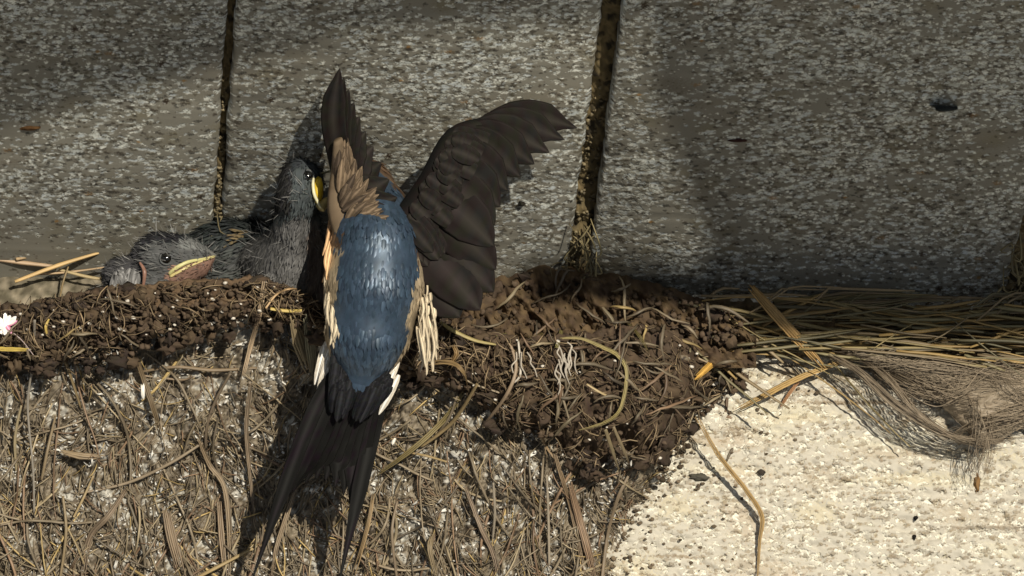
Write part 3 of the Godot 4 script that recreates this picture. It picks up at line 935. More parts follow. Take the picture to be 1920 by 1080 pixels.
func build_corner_straw() -> void:
	var t := thing("straw_bundle", "bundle of ochre and olive straws wedged in the corner right of the nest", "straw", W(1650, 610, 0))
	var inv := -t.position
	for k in 260:
		var u := rng.randf_range(1225.0, 1960.0)
		var v := rng.randf_range(562.0, 668.0) + (u - 1600.0) * 0.03
		var one := MB.new()
		var pts := []
		var a := rng.randf_range(-0.16, 0.2)
		if rng.randf() < 0.2: a = rng.randf_range(-0.9, 0.9)
		var ln := rng.randf_range(90.0, 330.0)
		var z := rng.randf_range(0.004, 0.024)
		for s in 8:
			var vv := maxf(v, 556.0 + (u - 1600.0) * 0.03 - z * 700.0)
			pts.append(W(u, vv, z) + inv)
			u += cos(a) * ln / 8.0
			v += sin(a) * ln / 8.0
			a += rng.randf_range(-0.07, 0.07)
		var c: Color = [Color(0.32, 0.215, 0.08), Color(0.23, 0.18, 0.08), Color(0.17, 0.145, 0.075), Color(0.20, 0.15, 0.085), Color(0.12, 0.105, 0.06)][rng.randi() % 5]
		c = c * rng.randf_range(0.7, 1.2)
		var w := rng.randf_range(0.00025, 0.0009)
		tube(one, pts, [w * 0.8, w, w, w * 0.5], 0.6, Vector3(0.1, 0.2, 1).normalized(), c, 6)
		part("straw", one.commit(), M.straw, t)
	# chaff and dirt the straws lie on
	var mb := MB.new()
	for i in 165:
		var u := 1330.0 + i * 4.0
		for j in 30:
			var v := 562.0 + (u - 1600.0) * 0.03 + j * 4.0
			var f := j / 29.0
			var z := sin(PI * f) * 0.010 + n1.get_noise_2d(u * 1.2, v * 1.5) * 0.005 + n2.get_noise_2d(u * 2.6, v * 2.6) * 0.003 - 0.002
			mb.v.append(W(u, v, z) + inv)
			mb.c.append(Color(0.09, 0.07, 0.04).lerp(Color(0.20, 0.14, 0.085), clampf(0.45 + n3.get_noise_2d(u * 2.0, v * 2.0), 0.0, 1.0)))
	grid(mb, 30, 165)
	part("chaff", mb.commit(), M.mud, t)
	# left corner, behind the chicks
	var l := thing("straw_wisp", "few pale straws lying in the corner behind the leftmost chick", "straw", W(100, 510, 0))
	inv = -l.position
	for h in [[[[28, 528, 14], [110, 497, 15], [185, 474, 14]], [7, 9, 5], Color(0.46, 0.32, 0.15)], [[[-40, 480, 8], [40, 492, 8], [110, 500, 8]], [10, 10, 6], Color(0.36, 0.26, 0.17)], [[[110, 505, 9], [160, 518, 10], [195, 524, 9]], [5, 7, 6], Color(0.42, 0.33, 0.18)], [[[60, 515, 9], [130, 510, 9], [205, 500, 8]], [4, 5, 3], Color(0.35, 0.25, 0.15)], [[[128, 500, 12], [118, 530, 12], [112, 560, 10]], [3, 4, 3], Color(0.22, 0.16, 0.08)], [[[30, 486, 10], [46, 482, 10], [60, 478, 9]], [7, 8, 5], Color(0.44, 0.31, 0.17)], [[[145, 478, 9], [190, 474, 8], [215, 469, 6]], [3, 3, 2], Color(0.20, 0.15, 0.09)]]:
		var p := []
		for q in h[0]: p.append(W(q[0], q[1], q[2] * 0.001 + 0.004) + inv)
		var one := MB.new()
		var w := []
		for x in h[1]: w.append(x / 4570.0 * 0.5)
		tube(one, smooth_pts(p, 6), w, 0.6, Vector3(0, 0.2, 1).normalized(), h[2], 6)
		part("straw", one.commit(), M.straw, l)
	mb = MB.new()
	for i in 110:
		var u := -240.0 + i * 5.0
		for j in 22:
			var v := 498.0 + (u + 100.0) * 0.02 + j * 5.0
			var f := j / 21.0
			var z := 0.010 * smoothstep(0.0, 0.5, f) + n1.get_noise_2d(u, v * 1.2) * 0.003 + n2.get_noise_2d(u * 2.2, v * 2.2) * 0.0018 - 0.001
			mb.v.append(W(u, v, z) + inv)
			mb.c.append(Color(0.10, 0.09, 0.065).lerp(Color(0.30, 0.26, 0.20), clampf(0.35 + 1.3 * n3.get_noise_2d(u * 1.4, v * 1.4), 0.0, 1.0)))
	grid(mb, 22, 110)
	part("corner_dust", mb.commit(), M.mud, l)

func build_tuft() -> void:
	var t := thing("hair_tuft", "taupe fibrous tuft of hair hanging on the cream wall below the straw bundle", "hair tuft", W(1860, 760, 0))
	var inv := -t.position
	# felted pad
	var mb := MB.new()
	var nu := 128
	var nv := 50
	var top := [[1590, 656], [1700, 664], [1800, 676], [1840, 680], [1920, 676], [2100, 670]]
	var bot := [[1590, 664], [1650, 700], [1700, 718], [1745, 742], [1790, 786], [1840, 842], [1920, 800], [2000, 815], [2100, 800]]
	for i in nu:
		var u := 1590.0 + i * 4.0
		for j in nv:
			var f := j / float(nv - 1)
			var v := lerpf(lin(top, u), lin(bot, u), f) + 4.0 * n2.get_noise_2d(u * 2.0, f * 60.0)
			var z := 0.006 + 0.015 * pow(sin(PI * clampf(f, 0.02, 0.98)), 0.6) * lerpf(0.25, 1.0, smoothstep(1740.0, 1830.0, u)) + n1.get_noise_2d(u * 0.8, v * 1.6) * 0.004 + n2.get_noise_2d(u * 1.4, v * 4.0) * 0.0022
			mb.v.append(W(u, v, z) + inv)
			mb.c.append(Color(0.24, 0.195, 0.145).lerp(Color(0.32, 0.265, 0.20), clampf(0.5 + n3.get_noise_2d(u * 0.9, v * 4.0), 0.0, 1.0)))
	grid(mb, nv, nu)
	part("felted_pad", mb.commit(), M.crust, t)
	mb = MB.new()
	var strands := [[[1500, 640], [1600, 690], [1680, 760], [1760, 810], [1850, 836]], [[1600, 660], [1660, 705], [1720, 775], [1790, 820], [1880, 826]], [[1640, 668], [1720, 700], [1790, 735], [1835, 700], [1900, 690]], [[1560, 655], [1650, 670], [1740, 680], [1830, 690], [1920, 720]], [[1790, 700], [1830, 740], [1850, 790], [1842, 850], [1838, 885]], [[1800, 690], [1860, 700], [1900, 740], [1960, 760], [2020, 770]], [[1790, 830], [1840, 800], [1900, 780], [1960, 770], [2050, 770]], [[1650, 690], [1700, 720], [1770, 740], [1810, 735], [1830, 720]]]
	for k in 300:
		var s: Array = strands[k % strands.size()]
		var p := []
		var sp := 0.32 if k % strands.size() < 2 else 1.0
		var du := rng.randf_range(-22.0, 22.0) * sp
		var dv := rng.randf_range(-16.0, 16.0) * sp
		var zz := rng.randf_range(0.006, 0.024)
		var h := [0.3, 0.9, 1.1, 1.0, 0.8]
		for q in 5:
			p.append(W(s[q][0] + du + rng.randf_range(-12, 12) * sp, maxf(s[q][1] + dv + rng.randf_range(-10, 10) * sp, 640.0), 0.002 + zz * h[q]) + inv)
		var c := Color(0.25, 0.20, 0.145) * rng.randf_range(0.65, 1.3)
		tube(mb, smooth_pts(p, 4), [0.00008, 0.00014, 0.00014, 0.00006], 1.0, Vector3(0, 0.3, 1).normalized(), c, 3)
	for k in 900:
		var u := rng.randf_range(1600.0, 2050.0)
		var f := rng.randf_range(0.05, 0.95)
		var v := lerpf(lin(top, u), lin(bot, u), f)
		var p := []
		var a := rng.randf_range(-0.5, 0.3)
		for q in 4:
			p.append(W(u, v, 0.007 + 0.0155 * pow(sin(PI * f), 0.6)) + inv)
			u += cos(a) * 18.0
			v += sin(a) * 12.0
			a += rng.randf_range(-0.4, 0.4)
		tube(mb, p, [0.00006, 0.00012, 0.00006], 1.0, Vector3(0, 0.3, 1).normalized(), Color(0.30, 0.245, 0.18) * rng.randf_range(0.7, 1.2), 3)
	part("hair", mb.commit(), M.straw, t, "stuff")
	# loose stalks on the wall
	for h in [
		["straw_stalk", "thin orange-tan stalk hanging down the cream wall below the mud", [[1306, 780, 14], [1345, 850, 12], [1398, 918, 8], [1428, 968, 4], [1424, 1020, 2], [1420, 1100, 2]], [9, 10, 9, 10, 6, 5], Color(0.36, 0.24, 0.10)],
		["straw_stalk", "straight ochre straw crossing the wall below the straw bundle", [[1594, 672, 13], [1500, 708, 10], [1440, 738, 7], [1375, 772, 2]], [9, 12, 12, 8], Color(0.42, 0.28, 0.11)],
		["grass_leaf", "broad pointed ochre leaf slanting out of the straw bundle", [[1405, 535, 22], [1445, 580, 24], [1490, 630, 20], [1546, 692, 14]], [16, 22, 24, 14], Color(0.36, 0.225, 0.085)],
		["twig_bit", "short reddish twig under the crossing of two ochre straws", [[1500, 712, 7], [1480, 738, 5], [1462, 766, 2]], [6, 7, 5], Color(0.30, 0.16, 0.08)]]:
		var p := []
		var lowest := W(h[2][0][0], h[2][0][1], 0.0)
		for q in h[2]: p.append(W(q[0], q[1], q[2] * 0.001 + 0.001) - lowest)
		var one := MB.new()
		var w := []
		for x in h[3]: w.append(x / 4570.0 * 0.5)
		splits(one, smooth_pts(p, 8), w, h[4])
		var o := part(h[0], one.commit(), M.straw, self)
		o.position = lowest
		tag(o, h[1], "straw" if h[0] != "twig_bit" else "twig")

# ---------------------------------------------------------------- birds
func feather(mb: MB, a: Vector3, b: Vector3, c: Vector3, w: float, nrm: Vector3, col: Color, tipw := 0.35) -> void:
	var p := smooth_pts([a, b, c], 9)
	tube(mb, p, [w * 0.35, w * 0.8, w, w, w * 0.9, w * tipw, 0.0001], 0.03, nrm, col, 12, 0.06, true)

func eye_of(t: Node3D, p: Vector3, r: float) -> void:
	var mb := MB.new()
	lump(mb, p, Vector3.ONE * r, 0.0, Color(0.006, 0.005, 0.007), 12, 16)
	var o := part("eye", mb.commit(), M.eye, t)
	mb = MB.new()
	var ring := []
	for k in 17: ring.append(p + Vector3(cos(TAU * k / 16.0), sin(TAU * k / 16.0), 0.15) * r * 1.08)
	tube(mb, ring, [r * 0.2, r * 0.2], 1.0, Vector3(0, 0, 1), Color(0.10, 0.105, 0.11), 5)
	part("eyelid", mb.commit(), M.down, o)

func build_adult() -> void:
	var org := W(690, 600, 0.095)
	var t := thing("adult_swallow", "adult swallow with glossy blue back seen from behind, wings raised, clinging to the nest", "bird", org)
	var q := func(u, v, z): return W(u, v, z) - org
	var tailb: Vector3 = q.call(676, 706, 0.088)
	var rump: Vector3 = q.call(690, 622, 0.094)
	var back: Vector3 = q.call(704, 530, 0.099)
	var sho: Vector3 = q.call(706, 452, 0.100)
	var neck: Vector3 = q.call(694, 392, 0.098)
	var head: Vector3 = q.call(680, 350, 0.092)
	var bill: Vector3 = q.call(640, 352, 0.076)
	var belly: Vector3 = q.call(704, 540, 0.086)
	var caps := [[tailb, rump, 0.0085, 0.0155], [rump, back, 0.0155, 0.0185], [back, sho, 0.0185, 0.0175], [sho, neck, 0.0165, 0.0125], [neck, head, 0.0125, 0.0112], [head, bill, 0.0085, 0.0012], [rump, belly, 0.013, 0.017]]
	var axis := (tailb - sho).normalized()
	var paint := func(p: Vector3) -> Color:
		var s := (p - back).dot(axis)
		var ce2 := back.lerp(rump, s / 0.0197) if s > 0.0 else back.lerp(sho, -s / 0.0168)
		var lat := p.x - ce2.x
		var dz := p.z - ce2.z
		var blue := Color(0.042, 0.068, 0.108)
		var c := blue
		var nz := 0.004 * n1.get_noise_3d(p.x * 9000.0, p.y * 9000.0, 5.0)
		if absf(lat) + nz > 0.0150 or dz + nz < 0.002:
			c = Color(0.42, 0.34, 0.235)
			if s < -0.012: c = Color(0.13, 0.082, 0.052)
			if s > 0.030: c = Color(0.012, 0.014, 0.02)
		return c * (1.0 + 0.5 * n2.get_noise_3d(p.x * 14000.0, p.y * 9000.0, p.z * 9000.0))
	var bm := body_mesh(caps, 0.006, 0.0016, paint)
	part("body", bm.commit(), M.gloss, t)
	var flow := func(_p): return axis
	part("contour_feathers", plumage(bm, caps, 0.006, 6500, 0.0052, 0.0010, 0.12, flow, paint).commit(), M.gloss, t, "stuff")
	# flank feathers, cream, standing out on both sides of the back
	for s in [[[-1, 632, 400], [-1, 622, 462], [-1, 624, 560], [-1, 630, 628]], [[1, 806, 470], [1, 800, 540], [1, 806, 600], [1, 800, 662]]]:
		var one := MB.new()
		for k in 170:
			var f := rng.randf()
			var i0 := int(f * 2.99)
			var u := lerpf(s[i0][1], s[i0 + 1][1], f * 3.0 - i0) + rng.randf_range(-13.0, 14.0)
			var v := lerpf(s[i0][2], s[i0 + 1][2], f * 3.0 - i0) - 30.0
			var zz := rng.randf_range(0.094, 0.106)
			var col := Color(0.37, 0.315, 0.235) if s[0][0] == 1 or f > 0.5 else Color(0.40, 0.25, 0.14)
			col = col * rng.randf_range(0.85, 1.1)
			feather(one, q.call(u + 8.0 * -s[0][0], v, zz - 0.003), q.call(u, v + 40.0, zz), q.call(u + rng.randf_range(-8, 8), v + 66.0 + rng.randf_range(-16, 16), zz - 0.002), rng.randf_range(0.0004, 0.0010), Vector3(rng.randf_range(-0.5, 0.5), 0.1, 1).normalized(), col, 0.6)
		part("flank_feathers", one.commit(), M.wing, t)
	# wings
	var dark := Color(0.0135, 0.0118, 0.0108)
	var wing := Node3D.new()
	wing.name = "wing"
	t.add_child(wing, true)
	var shr: Vector3 = q.call(748, 446, 0.106)
	var elb: Vector3 = q.call(810, 360, 0.112)
	var wri: Vector3 = q.call(858, 262, 0.122)
	var arm := MB.new()
	tube(arm, smooth_pts([q.call(735, 470, 0.104), shr, elb, wri, q.call(930, 232, 0.124)], 6), [0.006, 0.0085, 0.008, 0.006, 0.0025], 0.5, Vector3(0, -0.3, 1).normalized(), dark, 9)
	part("wing_arm", arm.commit(), M.wing, wing)
	var tips := [[1082, 240, 0.126], [1058, 262, 0.126], [1030, 286, 0.125], [1002, 308, 0.124], [976, 332, 0.123], [952, 358, 0.122], [938, 388, 0.120], [928, 422, 0.118], [926, 462, 0.116], [930, 506, 0.113], [926, 548, 0.110], [900, 582, 0.107], [862, 596, 0.104]]
	for k in tips.size():
		var f := k / 12.0
		var root: Vector3 = wri.lerp(q.call(905, 240, 0.123), 1.0 - f * 3.0) if k < 4 else wri.lerp(shr, (f - 0.33) / 0.67)
		var tp: Vector3 = q.call(tips[k][0], tips[k][1], tips[k][2] - 0.0006 * k * 0.2)
		var mid := root.lerp(tp, 0.5) + Vector3(0.0, 0.004 * (1.0 - f), 0.002)
		var one := MB.new()
		feather(one, root, mid, tp, lerpf(0.0070, 0.0115, f), Vector3(-0.15, -0.35, 1).normalized(), dark * rng.randf_range(0.9, 1.1), 0.3 + 0.3 * f)
		part("flight_feather", one.commit(), M.wing, wing)
	var cov := MB.new()
	for k in 64:
		var f := k / 63.0
		var root2: Vector3 = wri.lerp(shr, f) + Vector3(rng.randf_range(-0.003, 0.003), rng.randf_range(-0.002, 0.004), 0.0035)
		var to := root2 + Vector3(lerpf(0.030, 0.018, f), lerpf(-0.010, -0.026, f), -0.003) * rng.randf_range(0.35, 0.6)
		feather(cov, root2, root2.lerp(to, 0.5) + Vector3(0, 0, 0.001), to, 0.0040, Vector3(-0.15, -0.3, 1).normalized(), dark * rng.randf_range(0.9, 1.15), 0.7)
	part("wing_coverts", cov.commit(), M.wing, wing)
	# left wing, lifted straight up and towards the camera, seen nearly edge-on
	wing = Node3D.new()
	wing.name = "wing"
	t.add_child(wing, true)
	var brown := dark
	var shl: Vector3 = q.call(668, 456, 0.104)
	var wrl: Vector3 = q.call(640, 326, 0.112)
	arm = MB.new()
	tube(arm, smooth_pts([q.call(680, 480, 0.104), shl, q.call(644, 392, 0.106), wrl, q.call(634, 262, 0.126)], 6), [0.006, 0.0085, 0.007, 0.005, 0.002], 0.6, Vector3(0.5, -0.2, 1).normalized(), Color(0.15, 0.112, 0.076), 9)
	part("wing_arm", arm.commit(), M.wing, wing)
	var lt := [[637, 128, 0.142], [645, 146, 0.138], [654, 168, 0.134], [664, 192, 0.130], [674, 218, 0.126], [686, 246, 0.122], [700, 274, 0.119], [715, 304, 0.117], [730, 336, 0.115], [745, 370, 0.113], [758, 405, 0.111], [768, 440, 0.110]]
	var ln0: Vector3 = q.call(lt[0][0], lt[0][1], lt[0][2]) - wrl
	var ln1: Vector3 = q.call(lt[11][0], lt[11][1], lt[11][2]) - wrl
	var lnrm := ln0.cross(ln1).normalized()
	if lnrm.z < 0.0: lnrm = -lnrm
	for k in lt.size():
		var f := k / 11.0
		var root: Vector3 = wrl.lerp(shl, clampf((f - 0.2) / 0.8, 0.0, 1.0))
		var tp: Vector3 = q.call(lt[k][0], lt[k][1], lt[k][2])
		var mid := root.lerp(tp, 0.5) + Vector3(-0.003, 0.001, 0.002)
		var one := MB.new()
		feather(one, root, mid, tp, lerpf(0.0052, 0.0085, f), (lnrm + Vector3(0.12, 0.0, 0.0)).normalized(), brown * rng.randf_range(0.85, 1.15), 0.4)
		part("flight_feather", one.commit(), M.wing, wing)
	cov = MB.new()
	for k in 170:
		var f := rng.randf()
		var root2: Vector3 = wrl.lerp(shl, f) + Vector3(rng.randf_range(-0.003, 0.003), rng.randf_range(-0.003, 0.003), 0.0035)
		var to := root2 + ln0.lerp(ln1, clampf(f * 0.8 + rng.randf_range(-0.1, 0.1), 0.0, 1.0)).normalized() * rng.randf_range(0.009, 0.016)
		var col := Color(0.17, 0.125, 0.085).lerp(Color(0.05, 0.038, 0.030), rng.randf())
		feather(cov, root2, root2.lerp(to, 0.5) + Vector3(0, 0, 0.001), to, 0.0016, lnrm, col, 0.5)
	part("wing_coverts", cov.commit(), M.wing, wing)
	# tail: twelve feathers, outer pair drawn out to streamers
	var tail := Node3D.new()
	tail.name = "tail"
	t.add_child(tail, true)
	var black := Color(0.0085, 0.0080, 0.0085)
	var tt := [[468, 1100, 0.040, 0.0032], [522, 960, 0.052, 0.0045], [548, 925, 0.056, 0.005], [572, 908, 0.058, 0.005], [592, 900, 0.060, 0.005], [610, 902, 0.061, 0.005], [628, 915, 0.060, 0.005], [644, 930, 0.058, 0.005], [656, 948, 0.056, 0.0045], [666, 965, 0.053, 0.0042], [634, 1100, 0.044, 0.0036]]
	for k in tt.size():
		var f := k / 10.0
		var root: Vector3 = q.call(lerpf(628, 722, f), 690, 0.094 - 0.0035 * absf(f - 0.5))
		var tp: Vector3 = q.call(tt[k][0], tt[k][1], tt[k][2])
		var mid: Vector3 = q.call(lerpf(566, 694, f), 825, 0.078 - 0.0004 * k)
		var one := MB.new()
		feather(one, root, mid, tp, tt[k][3], Vector3(0.05 * (f - 0.5), -0.35, 1).normalized(), black * rng.randf_range(0.8, 1.4), 0.3)
		part("tail_feather", one.commit(), M.wing, tail)
	var tcov := MB.new()
	for k in 190:
		var u := rng.randf_range(626.0, 736.0)
		var v := rng.randf_range(640.0, 730.0)
		var to: Vector3 = q.call(lerpf(u, 650.0, 0.3) - 14.0, v + rng.randf_range(40.0, 70.0), 0.0965 - 0.0105 * clampf((v - 620.0) / 120.0, 0.2, 1.0))
		var fr: Vector3 = q.call(u, v, 0.0975 - 0.0035 * (v - 640.0) / 90.0)
		feather(tcov, fr, fr.lerp(to, 0.5) + Vector3(0, 0, 0.0008), to, 0.0018, Vector3(0, -0.3, 1).normalized(), Color(0.0085, 0.0088, 0.0105) * rng.randf_range(0.7, 1.4), 0.7)
	part("tail_coverts", tcov.commit(), M.wing, tail)
	for s in [-1, 1]:      # white flecks of the undertail at the sides
		var one := MB.new()
		for k in 10:
			var u := (612.0 if s < 0 else 744.0) + rng.randf_range(-5, 5)
			var v := 660.0 + k * 7.0
			feather(one, q.call(u, v - 20, 0.088), q.call(u - 8 - (s + 1) * 6, v + 20, 0.086), q.call(u - 18 - (s + 1) * 10, v + 55, 0.082), 0.0016, Vector3(0, 0, 1), Color(0.52, 0.48, 0.42), 0.5)
		part("undertail_feathers", one.commit(), M.wing, tail)
	# feet on the rim
	for s in [678.0, 736.0]:
		var one := MB.new()
		var hip: Vector3 = q.call(s, 590, 0.080)
		var ank := W(s, 604, 0.069) - org
		tube(one, [hip, ank], [0.0016, 0.0010], 1.0, Vector3(1, 0, 0), Color(0.06, 0.045, 0.04), 6)
		for g in [-1, 0, 1]:
			tube(one, smooth_pts([ank, ank + Vector3(g * 0.003, 0.0006, -0.004), ank + Vector3(g * 0.005, -0.002, -0.009)], 3), [0.0009, 0.0008, 0.0003], 1.0, Vector3(0, 1, 0), Color(0.06, 0.045, 0.04), 5)
		tube(one, [ank, ank + Vector3(0, -0.004, 0.002)], [0.0009, 0.0003], 1.0, Vector3(1, 0, 0), Color(0.06, 0.045, 0.04), 5)
		part("foot", one.commit(), M.beak, t)
	var one2 := MB.new()
	tube(one2, [bill, bill + (bill - head).normalized() * 0.005], [0.0014, 0.0002], 0.8, Vector3(0, 1, 0), Color(0.02, 0.02, 0.02), 6)
	part("bill", one2.commit(), M.beak, t)

func build_chicks() -> void:
	# resting chick at the rim, looking right
	var org := W(320, 560, 0.045)
	var t := thing("swallow_chick", "grey downy chick with closed yellow-edged bill resting its head on the nest rim", "chick", org, "chicks in the nest")
	var q := func(u, v, z): return W(u, v, z) - org
	var caps := [[q.call(298, 480, 0.046), q.call(332, 486, 0.048), 0.0098, 0.0096], [q.call(332, 488, 0.048), q.call(368, 486, 0.048), 0.0082, 0.0050], [q.call(368, 486, 0.048), q.call(396, 481, 0.048), 0.0046, 0.0016], [q.call(300, 500, 0.044), q.call(300, 580, 0.036), 0.010, 0.017], [q.call(340, 508, 0.047), q.call(372, 502, 0.047), 0.0056, 0.0030], [q.call(232, 520, 0.040), q.call(290, 590, 0.036), 0.0085, 0.014]]
	var hc: Vector3 = q.call(320, 484, 0.048)
	var paint := func(p: Vector3) -> Color:
		var d := p - hc
		var nz := n1.get_noise_3d(p.x * 7000.0, p.y * 7000.0, p.z * 7000.0)
		var c := Color(0.085, 0.088, 0.092)
		if d.y > 0.0045 + nz * 0.003 and d.x < 0.007: c = Color(0.026, 0.027, 0.032)
		elif d.y > 0.002 and d.x > 0.003: c = Color(0.17, 0.178, 0.182)
		if d.y < -0.0065 + d.x * 0.394 and d.x > -0.001: c = Color(0.25, 0.155, 0.125)
		if d.x < -0.011: c = Color(0.05, 0.05, 0.055)
		return c * (1.0 + nz * 0.5)
	var bm := body_mesh(caps, 0.005, 0.0013, paint)
	part("body", bm.commit(), M.down, t)
	part("down", plumage(bm, caps, 0.005, 5200, 0.0030, 0.00032, 0.45, func(p): return Vector3(-1, 0.15, 0.1) if p.y > -0.012 else Vector3(-0.2, -1, 0), paint).commit(), M.down, t, "stuff")
	part("down_wisps", plumage(bm, caps, 0.005, 420, 0.0062, 0.00012, 1.3, func(p): return Vector3(-0.8, 0.5, 0.2), func(p): return Color(0.20, 0.20, 0.20)).commit(), M.down, t, "stuff")
	eye_of(t, on_body(312, 484, org, caps, 0.005, 0.03, 0.075) + Vector3(0, 0, -0.0006), 0.0024)
	for g in [[[[317, 514, 0.0545], [330, 503, 0.0555], [352, 492, 0.0535], [380, 486, 0.0512], [404, 480, 0.0490]], Color(0.66, 0.63, 0.30), [6.0, 7.0, 6.5, 4.0, 2.0]], [[[319, 519, 0.0545], [338, 508, 0.0552], [360, 497, 0.0530], [384, 488, 0.0508], [402, 482, 0.0488]], Color(0.70, 0.60, 0.28), [5.0, 6.0, 5.0, 3.0, 2.0]]]:
		var p := []
		for x in g[0]: p.append(on_body(x[0], x[1], org, caps, 0.005, 0.045, 0.075) + Vector3(0, 0, 0.0004))
		var w := []
		for x in g[2]: w.append(x / 4570.0 * 0.55)
		var one := MB.new()
		tube(one, smooth_pts(p, 5), w, 0.9, Vector3(0, 0, 1), g[1], 8, 0.03)
		part("gape_flange", one.commit(), M.beak, t)
	var one := MB.new()
	tube(one, smooth_pts([q.call(362, 478, 0.050), q.call(386, 477, 0.0495), q.call(406, 480, 0.0490)], 5), [0.0032, 0.0024, 0.0004], 0.9, Vector3(0, 0, 1), Color(0.15, 0.15, 0.145), 9, 0.03)
	part("upper_bill", one.commit(), M.beak, t)
	# folded wing with pink edge beside the head
	one = MB.new()
	for k in 20:
		var f := k / 19.0
		feather(one, q.call(lerpf(268, 212, f) + rng.randf_range(-8, 8), lerpf(496, 512, f) + rng.randf_range(-7, 7), 0.048), q.call(lerpf(258, 216, f) + rng.randf_range(-8, 8), 526 + rng.randf_range(-8, 8), 0.051), q.call(lerpf(250, 222, f) + rng.randf_range(-16, 16), 565, 0.050), rng.randf_range(0.0008, 0.0019), Vector3(rng.randf_range(-0.3, 0.5), 0.3, 1).normalized(), Color(0.085, 0.085, 0.088) * rng.randf_range(0.5, 2.2), 0.7)
	var wg := part("wing", one.commit(), M.down, t)
	one = MB.new()
	tube(one, smooth_pts([q.call(262, 492, 0.053), q.call(271, 510, 0.0545), q.call(268, 540, 0.052)], 5), [0.0004, 0.0009, 0.0005], 0.9, Vector3(0, 0, 1), Color(0.30, 0.165, 0.125), 7, 0.15)
	part("bare_edge", one.commit(), M.beak, wg)

	# begging chick stretched up beside the parent
	org = W(540, 540, 0.045)
	var t2 := thing("swallow_chick", "grey downy chick stretching its neck up with open yellow mouth beside the adult", "chick", org, "chicks in the nest")
	q = func(u, v, z): return W(u, v, z) - org
	var caps2 := [[q.call(560, 338, 0.087), q.call(564, 362, 0.087), 0.0072, 0.0080], [q.call(566, 330, 0.087), q.call(582, 336, 0.087), 0.0062, 0.0050], [q.call(554, 378, 0.084), q.call(556, 420, 0.074), 0.0072, 0.0080], [q.call(556, 420, 0.072), q.call(546, 490, 0.056), 0.0085, 0.0145], [q.call(492, 488, 0.044), q.call(540, 505, 0.048), 0.0095, 0.015], [q.call(540, 490, 0.048), q.call(545, 560, 0.044), 0.016, 0.016]]
	var hc2: Vector3 = q.call(566, 350, 0.087)
	var paint2 := func(p: Vector3) -> Color:
		var d := p - hc2
		var nz := n1.get_noise_3d(p.x * 7000.0, p.y * 7000.0, p.z * 7000.0)
		var c := Color(0.105, 0.105, 0.108)
		if d.y > -0.012: c = Color(0.058, 0.068, 0.074)
		if d.y > 0.006: c = Color(0.045, 0.052, 0.060)
		if d.x < -0.0045 and d.y > -0.010: c = Color(0.028, 0.028, 0.03)
		if d.x > 0.004 and d.y < -0.014: c = Color(0.14, 0.12, 0.11)
		return c * (1.0 + nz * 0.6)
	bm = body_mesh(caps2, 0.005, 0.0013, paint2)
	part("body", bm.commit(), M.down, t2)
	part("down", plumage(bm, caps2, 0.005, 6500, 0.0036, 0.00035, 0.5, func(p): return Vector3(-0.3, -1, 0), paint2).commit(), M.down, t2, "stuff")
	part("down_wisps", plumage(bm, caps2, 0.005, 520, 0.0062, 0.00012, 1.3, func(p): return Vector3(-0.6, 0.2, 0.2), func(p): return Color(0.20, 0.20, 0.20)).commit(), M.down, t2, "stuff")
	eye_of(t2, on_body(577, 330, org, caps2, 0.005, 0.06, 0.11) + Vector3(0, 0, -0.0006), 0.0023)
	for g in [["gape_flange", [[588, 334, 0.0940], [587, 346, 0.0955], [590, 366, 0.0955], [602, 390, 0.0930]], [4.0, 6.0, 6.5, 4.0], Color(0.70, 0.66, 0.44)], ["upper_bill", [[586, 328, 0.0905], [600, 326, 0.0905], [620, 320, 0.0890]], [9.0, 7.0, 2.0], Color(0.14, 0.13, 0.07)]]:
		var p := []
		for x in g[1]: p.append(q.call(x[0], x[1], x[2]))
		var w := []
		for x in g[2]: w.append(x / 4570.0 * 0.5)
		one = MB.new()
		tube(one, smooth_pts(p, 5), w, 0.9, Vector3(0, 0, 1), g[3], 8, 0.03)
		part(g[0], one.commit(), M.beak, t2)
	one = MB.new()
	lump(one, q.call(595, 356, 0.0915), Vector3(0.0026, 0.0056, 0.0032), 0.1, Color(0.62, 0.44, 0.03), 8, 12, 3.0)
	part("mouth_lining", one.commit(), M.beak, t2)
	one = MB.new()
	tube(one, smooth_pts([q.call(600, 390, 0.0925), q.call(612, 378, 0.0910), q.call(622, 368, 0.0890)], 4), [0.0022, 0.0018, 0.0005], 0.8, Vector3(0, 0, 1), Color(0.34, 0.28, 0.12), 7)
	part("lower_bill", one.commit(), M.beak, t2)

	# third chick, only its dark back shows
	org = W(440, 500, 0.026)
	var t3 := thing("swallow_chick", "dark slate back of a chick huddled low between the two other chicks", "chick", org, "chicks in the nest")
	q = func(u, v, z): return W(u, v, z) - org
	var caps3 := [[q.call(422, 456, 0.034), q.call(460, 468, 0.036), 0.0102, 0.0105], [q.call(460, 468, 0.036), q.call(508, 462, 0.036), 0.0092, 0.0072], [q.call(350, 462, 0.022), q.call(420, 470, 0.028), 0.0080, 0.0095], [q.call(440, 480, 0.028), q.call(440, 560, 0.028), 0.012, 0.016], [q.call(398, 468, 0.024), q.call(400, 540, 0.026), 0.0090, 0.012]]
	var paint3 := func(p: Vector3) -> Color:
		var nz := n1.get_noise_3d(p.x * 6000.0, p.y * 6000.0, p.z * 6000.0)
		var c := Color(0.036, 0.042, 0.044)
		if nz > 0.42: c = Color(0.11, 0.085, 0.05)
		if p.y < 0.004: c = Color(0.06, 0.065, 0.066)
		return c * (1.0 + nz * 0.5)
	bm = body_mesh(caps3, 0.006, 0.0014, paint3)
	part("body", bm.commit(), M.down, t3)
	part("down", plumage(bm, caps3, 0.006, 5200, 0.0055, 0.0004, 0.6, func(p): return Vector3(-0.8, -0.5, 0.1), paint3).commit(), M.down, t3, "stuff")

